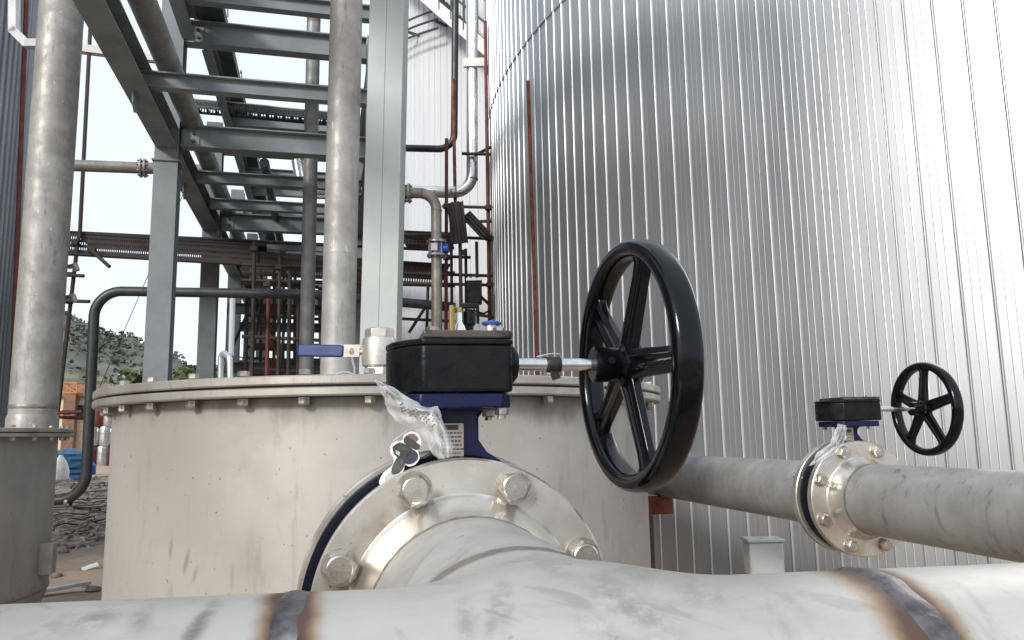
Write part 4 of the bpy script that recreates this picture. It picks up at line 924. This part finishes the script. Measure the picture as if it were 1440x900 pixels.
def flange_set(t, c, r, s, mesh_parent_near=True):
    """weld-neck flange with eight studs; c = face centre seen from the camera side"""
    flange_mesh(c, r, .024*s, .118*s).build('flange', 'flange_near' if s == 1 else 'flange', t, smooth=30)
    neck_mesh(c, RPIPE, .1205*s if s == 1 else RPIPE*1.09, .056*s).build('neck', 'hub_bright', t, smooth=40)
    for k in range(8):
        a_ = math.radians(22.5+45*k); q = c+V(math.sin(a_), 0, math.cos(a_))*.1475*s
        b = MB().lathe(q, (0, -1, 0), [(.0205*s, 0), (.0205*s, .0022*s)], 28); b.build('washer', 'bolt', t)
        b = MB().hexb(q+V(0, -.0025*s, 0), (0, -1, 0), .0185*s, .0135*s, rng.uniform(0, 1)); 
        b.lathe(q+V(0, -.016*s, 0), (0, -1, 0), [(.0150*s, 0), (.0145*s, .0012*s), (.0130*s, .0022*s), (0, .0026*s)], 24, caps=False)
        b.build('bolt', 'bolt', t, smooth=25)
        MB().cyl(q+V(0, .025*s, 0), q+V(0, .083*s, 0), .0095*s, seg=14).build('stud', 'bolt', t); MB().hexb(q+V(0, .110*s, 0), (0, 1, 0), .0175*s, .016*s, rng.uniform(0, 1)).build('nut', 'bolt', t, smooth=25)
def fpt(dx, dz): return (dx, yF-C0.y, 1.157+dz)
M['flange_near'] = flange_material([(fpt(-.056, .118), (.026, .05, .020), .8), (fpt(-.030, .123), (.014, .05, .016), .6), (fpt(.045, .120), (.020, .05, .016), .6), (fpt(-.138, .040), (.020, .05, .022), .6), (fpt(-.132, .02), (.012, .05, .03), .5), (fpt(.14, .05), (.02, .05, .02), .6), (fpt(-.09, .09), (.02, .05, .03), .35)])
flange_set(near, FC, .17, 1.)

# second line on the right
X2, Y2, Z2, S2 = 1.596, 2.28, 1.1366, 1.0676; FC2 = V(X2, Y2, Z2)
M['pipe2'] = pickled('line_pipe', (.36, .36, .35), (.23, .23, .222), (.31, .28, .235), .3, .42, 5., streak=.8).m
ln = thing('line_pipe', 'near half', 'pipe', (X2, Y2, Z2-.11))
ln['label'] = 'near half of the grey pipe at right, ending at a bolted flange'
MB().lathe(V(X2, Y2-.05, Z2), (0, -1, 0), [(RPIPE, 0), (RPIPE, 3.2)], 72, caps=False).build('pipe', M['pipe2'], ln)
flange_set(ln, FC2, .17*S2, S2)
MB().lathe(V(X2, Y2-.062, Z2), (0, 1, 0), [(RPIPE+.0005, -.006), (RPIPE+.002, 0), (RPIPE+.0005, .006)], 72, caps=False).build('weld_seam', 'weld_soft', ln, smooth=60)
ln2 = thing('line_pipe', 'far half of the grey pipe at right, running behind the big tank', 'pipe', (X2, Y2+.4, Z2-.11)); yb = Y2+.083*S2
MB().lathe(V(X2, yb+.024, Z2), (0, 1, 0), [(RPIPE, 0), (RPIPE, 5.2)], 72, caps=False).build('pipe', M['pipe2'], ln2)
flange_mesh(V(X2, yb, Z2), .17*S2, .024*S2, .118).build('flange', 'flange', ln2, smooth=30)
MB().lathe(V(X2, yb+.02, Z2), (0, 1, 0), [(.124, 0), (.118, .02), (RPIPE+.0004, .06)], 72, caps=False).build('neck', 'hub_bright', ln2, smooth=40)
# rear flange and nozzle of the big tank at the near valve
nz = thing('tank_nozzle', 'rear flange and short nozzle joining the near valve to the big tank', 'nozzle', (FC.x, 1.1, FC.z-.17))
flange_mesh(V(FC.x-.008, yF+.083, FC.z), .1795, .024, .118).build('flange', 'flange', nz, smooth=30)
MB().lathe(V(FC.x, yF+.10, FC.z), (0, 1, 0), [(.122, 0), (.112, .06), (RPIPE, .065), (RPIPE, 1.5)], 72, caps=False).build('pipe', 'pipe', nz, smooth=40)

# ------------------------------------------------------------------ gear-operated butterfly valves
def valve(c, s, wheel, wr, phase, label, tape=True, gx=0., gzz=0., br=.146, bx=0., tw=.0):
    """c = camera-side flange face centre; wheel = local centre of the handwheel"""
    t = thing('butterfly_valve', label, 'valve', c+V(0, .05*s, -.15*s)); L = lambda x, y, z: c+V(x*s, y*s, (z-gzz*min(1, max(0, (z-.196)/.03)))*s)
    yv = .0535
    MB().lathe(L(bx, .0255, 0), (0, 1, 0), [(.118*s, 0), ((br-.004)*s, 0), (br*s, .004*s), (br*s, .052*s), ((br-.004)*s, .056*s), (.118*s, .056*s)], 72, caps=False).build('body', 'blue_black', t, smooth=40)
    # neck: flared bottom and gusseted top
    nk = [(-.060, .118), (.060, .118), (.058, .150), (.048, .166), (.032, .176), (.0225, .190), (.0225, .216-gzz), (.030, .226-gzz), (.044, .236-gzz), (-.044, .236-gzz), (-.030, .226-gzz), (-.0225, .216-gzz), (-.0225, .190), (-.032, .176), (-.048, .166), (-.058, .150)]
    MB().prism([(a_*s, b_*s) for a_, b_ in nk], L(0, yv-.024, 0), V(1, 0, 0), V(0, 0, 1), V(0, .048*s, 0)).build('neck', 'blue', t, bevel=.004*s, seg=3)
    tp = MB().lathe(L(0, yv, .225), (0, 0, 1), [(.050*s, 0), (.062*s, .010*s), (.062*s, .014*s)], 40); tp.prism([(a_*s, b_*s) for a_, b_ in ((-.064, -.05), (-.05, -.064), (.044+gx, -.064), (.056+gx, -.05), (.056+gx, .05), (.044+gx, .064), (-.05, .064), (-.064, .05))], L(0, yv, .2265), V(1, 0, 0), V(0, 1, 0), V(0, 0, .0165*s))
    tp.build('top_flange', 'blue', t, bevel=.0025*s)
    for x in (-1, 1):
        for y in (-1, 1): b = MB().hexb(L(.046*x, yv+.046*y, .2262), (0, 0, -1), .0085*s, .008*s); b.cyl(L(.046*x, yv+.046*y, .2185), L(.046*x, yv+.046*y, .214), .005*s, seg=10); b.build('bolt', 'bolt', t)
    # gearbox: plan outline with a rounded sector housing on the left
    plan = [(-.047, -.013), (.052+gx, -.013), (.057+gx, -.008), (.057+gx, .112), (.050+gx, .120), (-.045, .120), (-.070, .108), (-.084, .085), (-.086, .060), (-.080, .030), (-.066, .006)]
    g0 = MB().prism([(a_*s, b_*s) for a_, b_ in plan], L(0, 0, .2445), V(1, 0, 0), V(0, 1, 0), V(0, 0, .0540*s)).build('gearbox', 'black_cast', t, bevel=.0095*s, seg=4)
    lid = [(a_*1.0-.0, b_) for a_, b_ in plan]
    MB().prism([((a_*1.008)*s, (.053+(b_-.053)*1.008)*s) for a_, b_ in plan], L(0, 0, .2988), V(1, 0, 0), V(0, 1, 0), V(0, 0, .007*s)).build('cover', 'black_cast', t, bevel=.002*s, seg=2)
    MB().prism([((a_ if a_ > -.05 else -.047)*1.0*s, (.053+(b_-.053)*1.0)*s) for a_, b_ in plan], L(0, 0, .3061), V(1, 0, 0), V(0, 1, 0), V(0, 0, .0095*s)).build('cover_plate', 'gear_lid', t, bevel=.0022*s, seg=3)
    for x, y in ((-.038, -.003), (.046, -.003), (.046, .108), (-.038, .108)): MB().hexb(L(x*.93, y*.93+.004, .3158), (0, 0, 1), .007*s, .005*s).build('cover_bolt', 'bolt', t)
    # shaft, tape, hub, wheel
    wx, wy, wz = wheel; wz += gzz
    MB().lathe(L(.056+gx, wy, wz), (1, 0, 0), [(.024*s, 0), (.024*s, .006*s), (.017*s, .012*s)], 28).build('seal', 'black_cast', t)
    sh = MB().cyl(L(.06, wy, wz), L(wx+.01, wy, wz), .0078*s, seg=28).build('shaft', 'steel_shaft', t)
    if tape:
        x0 = .105; tb = MB().lathe(L(x0, wy, wz), (1, 0, 0), [(.0088*s, 0), (.0098*s, .002*s), (.0096*s, .016*s), (.0088*s, .018*s)], 24, caps=False); tb.box(L(x0+.010, wy-.004, wz-.0125), (.011*s, .0015*s, .012*s), (1, .1, .3), (0, 1, 0)); tb.build('tape', 'tape', t)
        MB().tube([L(x0-.012, wy-.002, wz+.009), L(x0+.004, wy-.004, wz+.0125), L(x0+.016, wy-.002, wz+.013), L(x0+.020, wy, wz+.007)], .0012*s, 6).build('wire', 'galv', t)
    hw = thing_part('handwheel', t, 'black')
    W = L(wx, wy, wz); rim = MB(); AX = V(1, tw, 0).normalized(); YW = V(-AX.y, AX.x, 0)
    a_r, b_r = .0175*s, .0118*s                      # half axial, half radial size of the rim section
    ns, nc = 96, 20; vs = []
    for k in range(ns):
        th = 2*PI*k/ns; rad = YW*math.sin(th)+V(0, 0, math.cos(th))
        for j in range(nc):
            q = 2*PI*j/nc; cx_, sx_ = math.cos(q), math.sin(q); e_ = .72
            ax_o = a_r*math.copysign(abs(cx_)**e_, cx_); rd_o = b_r*math.copysign(abs(sx_)**e_, sx_)
            vs.append(W+rad*(wr-b_r+rd_o)+AX*ax_o)
    rim.add(vs, [(k*nc+j, k*nc+(j+1) % nc, ((k+1) % ns)*nc+(j+1) % nc, ((k+1) % ns)*nc+j) for k in range(ns) for j in range(nc)])
    rim.build('rim', 'black', hw, smooth=60)
    for k in range(5):
        th = math.radians(phase+72*k); rad = YW*math.sin(th)+V(0, 0, math.cos(th)); tg = YW*math.cos(th)-V(0, 0, math.sin(th)); mb = MB()
        r0, r1 = .014*s, wr-2*b_r+.004*s; sec = []
        for (r_, wd, dp, dish) in ((r0, .0200*s, .0105*s, -.008*s), (r0+.2*(r1-r0), .0175*s, .0100*s, -.006*s), (r0+.78*(r1-r0), .0150*s, .0090*s, -.001*s), (r1-.011*s, .0165*s, .0095*s, 0), (r1-.003*s, .024*s, .0115*s, 0), (r1+.004*s, .036*s, .0125*s, 0)):
            pr = [(-wd, -dp*.55), (-wd*.45, -dp*.75), (-wd*.2, -dp*.3), (wd*.2, -dp*.3), (wd*.45, -dp*.75), (wd, -dp*.55), (wd, dp*.5), (wd*.45, dp), (-wd*.45, dp), (-wd, dp*.5)]
            sec.append([W+rad*r_+tg*a_+AX*(b_+dish) for a_, b_ in pr])
        n = 10; flat = [p for q in sec for p in q]
        mb.add(flat, [(i*n+j, i*n+(j+1) % n, (i+1)*n+(j+1) % n, (i+1)*n+j) for i in range(len(sec)-1) for j in range(n)]+[tuple(range(n)), tuple((len(sec)-1)*n+j for j in range(n))])
        mb.build('spoke', 'black', hw, smooth=50, bevel=.0012*s)
    MB().lathe(L(wx-.052, wy, wz), (1, 0, 0), [(.0195*s, 0), (.0215*s, .002*s), (.0215*s, .032*s), (.0265*s, .036*s), (.0280*s, .044*s), (.0265*s, .058*s), (.020*s, .064*s)], 36).build('hub', 'black', hw, smooth=40)
    MB().cyl(L(wx-.034, wy-.016, wz+.002), L(wx-.034, wy-.0235, wz+.003), .0045*s, seg=12).build('set_screw', 'black_cast', hw)
    # nameplate with worn rows
    pl = MB().box(L(-.011, yv-.0252, .190), (.030*s, .0016*s, .040*s)).build('nameplate', 'plate', t, bevel=.0006*s)
    rows = MB()
    for k in range(6):
        x = -.023
        while x < .0:
            w_ = rng.uniform(.0015, .0045); rows.box(L(x+w_/2, yv-.0261, .1985-.0047*k), (w_*s, .0003*s, .0017*s)); x += w_+.001
    rows.build('lettering', 'ink', pl)
    MB().box(L(-.011, yv-.0261, .2050), (.017*s, .0003*s, .006*s)).build('heading', 'ink', pl)
    for x in (-.0235, .0015):
        MB().lathe(L(x, yv-.0262, .2070), (0, -1, 0), [(.0013*s, 0), (.001*s, .0008*s)], 10).build('rivet', 'bolt', pl)
    return t, L
def thing_part(name, parent, mat):                 # a part that is itself an assembly: empty child
    o = bpy.data.objects.new(name, None); o.empty_display_size = .05; COL.objects.link(o); o.parent = parent; o['_w'] = parent['_w']; return o
def gear_lid_mat():
    t = NT('worn_gear_lid'); f = t.ramp(t.noise(22, 5, .65), .38, .56)
    t.set(Base_Color=t.mix(f, (.014, .014, .015), (.075, .063, .052)), Roughness=.34, Metallic=.2); t.bump(t.noise(60, 4), .2, .001); return t.m
M['gear_lid'] = gear_lid_mat()
v1_, L1 = valve(FC, 1., (.2155, .024, .279), .1560, -20, 'near butterfly valve with blue body, black gearbox and large black handwheel', br=.1735, bx=-.007, tw=.068)
v2_, L2 = valve(FC2, S2, (.285, .055, .265), .1580, -4, 'smaller looking butterfly valve on the right pipe in front of the cladding', tape=False, gx=.022, gzz=.014, br=.160)

# die-cut card tag with a picture of a valve, leaning on the flange
def card(outline_px, d, th, off=0.):
    pts = [P(x, y, d-off) for x, y in outline_px]; return pts
def flat_shape(outline, d, th, name, mat, parent=None, off=0.):
    pts = [P(x, y, d)-CH*off for x, y in outline]; n = len(pts); mb = MB(); bk = [p+CH*th for p in pts]
    mb.add(pts+bk, [tuple(range(n)), tuple(range(2*n-1, n-1, -1))]+[(i, (i+1) % n, n+(i+1) % n, n+i) for i in range(n)]); return mb.build(name, mat, parent, smooth=0)
dT = .90; tg = thing('card_tag', 'die cut white edged card printed with a small valve, hung at the near flange', 'tag', P(565, 660, dT))
def catmull(pts, n=4):
    q = np.array(pts, float); out = []; m_ = len(q)
    for i in range(m_):
        a_, b_, c_, d_ = q[i-1], q[i], q[(i+1) % m_], q[(i+2) % m_]
        for k in range(n):
            t_ = k/n; out.append(tuple(.5*((2*b_)+(-a_+c_)*t_+(2*a_-5*b_+4*c_-d_)*t_**2+(-a_+3*b_-3*c_+d_)*t_**3)))
    return out
flat_shape(catmull([(533, 680), (539, 665), (548, 658), (553, 651), (553, 643), (549, 637), (549, 627), (556, 621), (566, 619), (568, 612), (577, 607), (587, 609), (592, 618), (592, 628), (588, 634), (590, 644), (584, 653), (575, 656), (570, 654), (567, 662), (561, 668), (552, 673), (545, 684)]), dT, .0012, 'card', 'paper', tg)
flat_shape(catmull([(541, 674), (546, 666), (553, 662), (557, 667), (553, 672), (545, 680)]), dT, .0003, 'printed_pipe', 'plastic_grey', tg, .0004)
flat_shape(catmull([(560, 642), (571, 646), (567, 658), (561, 665), (552, 667), (551, 658)]), dT, .0003, 'printed_neck', 'tag_grey', tg, .0008)
flat_shape(catmull([(566, 638), (576, 631), (586, 636), (587, 645), (579, 652), (569, 651)]), dT, .0003, 'printed_body', 'tag_navy', tg, .0012)
flat_shape(catmull([(572, 640), (577, 637), (581, 641), (578, 646), (573, 645)], 3), dT, .0003, 'printed_disc', 'tag_olive', tg, .0016)
flat_shape([(552, 629), (556, 625), (562, 622), (573, 625), (579, 630), (577, 637), (571, 645), (560, 644), (554, 638)], dT, .0003, 'printed_gearbox', 'tag_olive', tg, .0016)
flat_shape([(559, 626), (569, 627), (575, 632), (567, 634)], dT, .0003, 'printed_cover', 'tag_grey', tg, .0020)
flat_shape([(557, 633), (563, 636), (562, 641), (557, 638)], dT, .0003, 'printed_bolt', 'plastic_grey', tg, .0020)
flat_shape(catmull([(573, 612), (582, 610), (588, 617), (581, 621)], 3), dT, .0003, 'printed_knob', 'rust_dull', tg, .0016)
flat_shape([(568, 617), (572, 612), (591, 626), (589, 632), (583, 632), (568, 622)], dT, .0003, 'printed_handle', 'ink', tg, .0020)
MB().tube([P(553, 620, dT), P(572, 606, .915), P(600, 596, .925)], .0006, 5).build('string', 'paper', tg)
# crumpled clear bag with a printed slip
def bag(pl, pr, d0, d1, name, label, amp, dash=True, scale=1.):
    """pl/pr: left and right edges as matching pixel lists from top to tip"""
    n, m_ = len(pl), 12; fine = 4; vs = []; rows = []
    L_ = np.array(pl, float); R_ = np.array(pr, float); k_ = np.linspace(0, n-1, (n-1)*fine+1)
    li = np.stack([np.interp(k_, range(n), L_[:, a_]) for a_ in (0, 1)], -1); ri = np.stack([np.interp(k_, range(n), R_[:, a_]) for a_ in (0, 1)], -1)
    base = P(*li[0], d0); t = thing(name, label, 'plastic bag', base)
    for i in range(len(k_)):
        d = d0+(d1-d0)*i/(len(k_)-1)
        for j in range(m_+1):
            q = li[i]+(ri[i]-li[i])*j/m_; edge = math.sin(PI*j/m_)
            w_ = amp*(math.sin(j*1.7+i*.55)+.7*math.sin(j*.9-i*.9+2)+.5*math.sin(i*1.3+j*2.9))*(.3+edge)
            vs.append(P(q[0]+.8*math.sin(i*1.9+j), q[1], d+w_-.012*edge*scale))
    w_ = m_+1; mb = MB().add(vs, [(i*w_+j, i*w_+j+1, (i+1)*w_+j+1, (i+1)*w_+j) for i in range(len(k_)-1) for j in range(m_)])
    b = mb.build('film', 'bag', t, smooth=180); 
    return t, b, vs, w_, len(k_)
bt, bo, bv, bw, bn = bag([(527, 536), (540, 560), (544, 576), (556, 591), (586, 607), (600, 622), (606, 636), (616, 646)], [(529, 534), (552, 544), (576, 560), (603, 572), (616, 571), (624, 594), (638, 628), (636, 643)], .885, .89, 'plastic_bag', 'crumpled clear bag hanging under the black gearbox of the near valve', .0035)
sl_ = MB()
for i, x in ((8, 3), (9, 4), (10, 3), (11, 4), (12, 4), (13, 5), (14, 4), (15, 5), (16, 5), (17, 6), (18, 6)):
    for j in range(x, x+5):
        if rng.random() < .3: continue
        a_, b_, c_, d_ = bv[i*bw+j], bv[i*bw+j+1], bv[(i+1)*bw+j+1], bv[(i+1)*bw+j]; o = CH*-.0022; lp = lambda u, v: a_*(1-u)*(1-v)+b_*u*(1-v)+c_*u*v+d_*(1-u)*v+o
        sl_.add([lp(.1, .35), lp(.75, .35), lp(.75, .62), lp(.1, .62)], [(0, 1, 2, 3)])
sl_.build('print', 'ink', bt, smooth=0)
bag([(1178, 596), (1172, 612), (1166, 624), (1150, 636), (1138, 655)], [(1190, 598), (1190, 614), (1186, 626), (1176, 640), (1152, 652)], 2.24, 2.24, 'plastic_bag', 'torn clear bag stuck on the right hand flange', .007, scale=1)

# ------------------------------------------------------------------ support under the right pipe, box by the cladding
c = P(924, 711, 4.1); pst = P(909.5, 760, 4.1)
t = thing('pipe_support', 'rusty steel bracket and post carrying the right pipe beside the big tank', 'support', (pst.x, pst.y, 0))
MB().channel(V(c.x-.14, c.y, c.z), V(c.x+.085, c.y, c.z), .088, .07, .008, side=-1).build('bracket', 'rust', t, smooth=0)
MB().hbeam(V(pst.x, pst.y, 0), V(pst.x, pst.y, c.z-.048), .05, .06, up=(0, 1, 0)).build('post', 'scaf', t, smooth=0)
for x in (-.07, .0): MB().hexb(V(c.x+x, c.y-.006, c.z+.01), (0, -1, 0), .009, .007).build('bolt', 'rust', t)
q = P(1074, 785, 3.9); t = thing('junction_box', 'pale grey plastic junction box on a short post by the cladding', 'junction box', (q.x, q.y, 0))
MB().box((q.x, q.y, q.z), (.165, .11, .16), u_, CH).build('body', 'plastic_grey', t, bevel=.01, seg=3); MB().box((q.x, q.y, q.z+.088), (.18, .125, .016), u_, CH).build('lid', 'plastic_grey', t, bevel=.005)
MB().cyl((q.x, q.y, 0), (q.x, q.y, q.z-.08), .03, seg=14).build('post', 'galv', t)

for o in COL.objects:
    if '_w' in o: del o['_w']
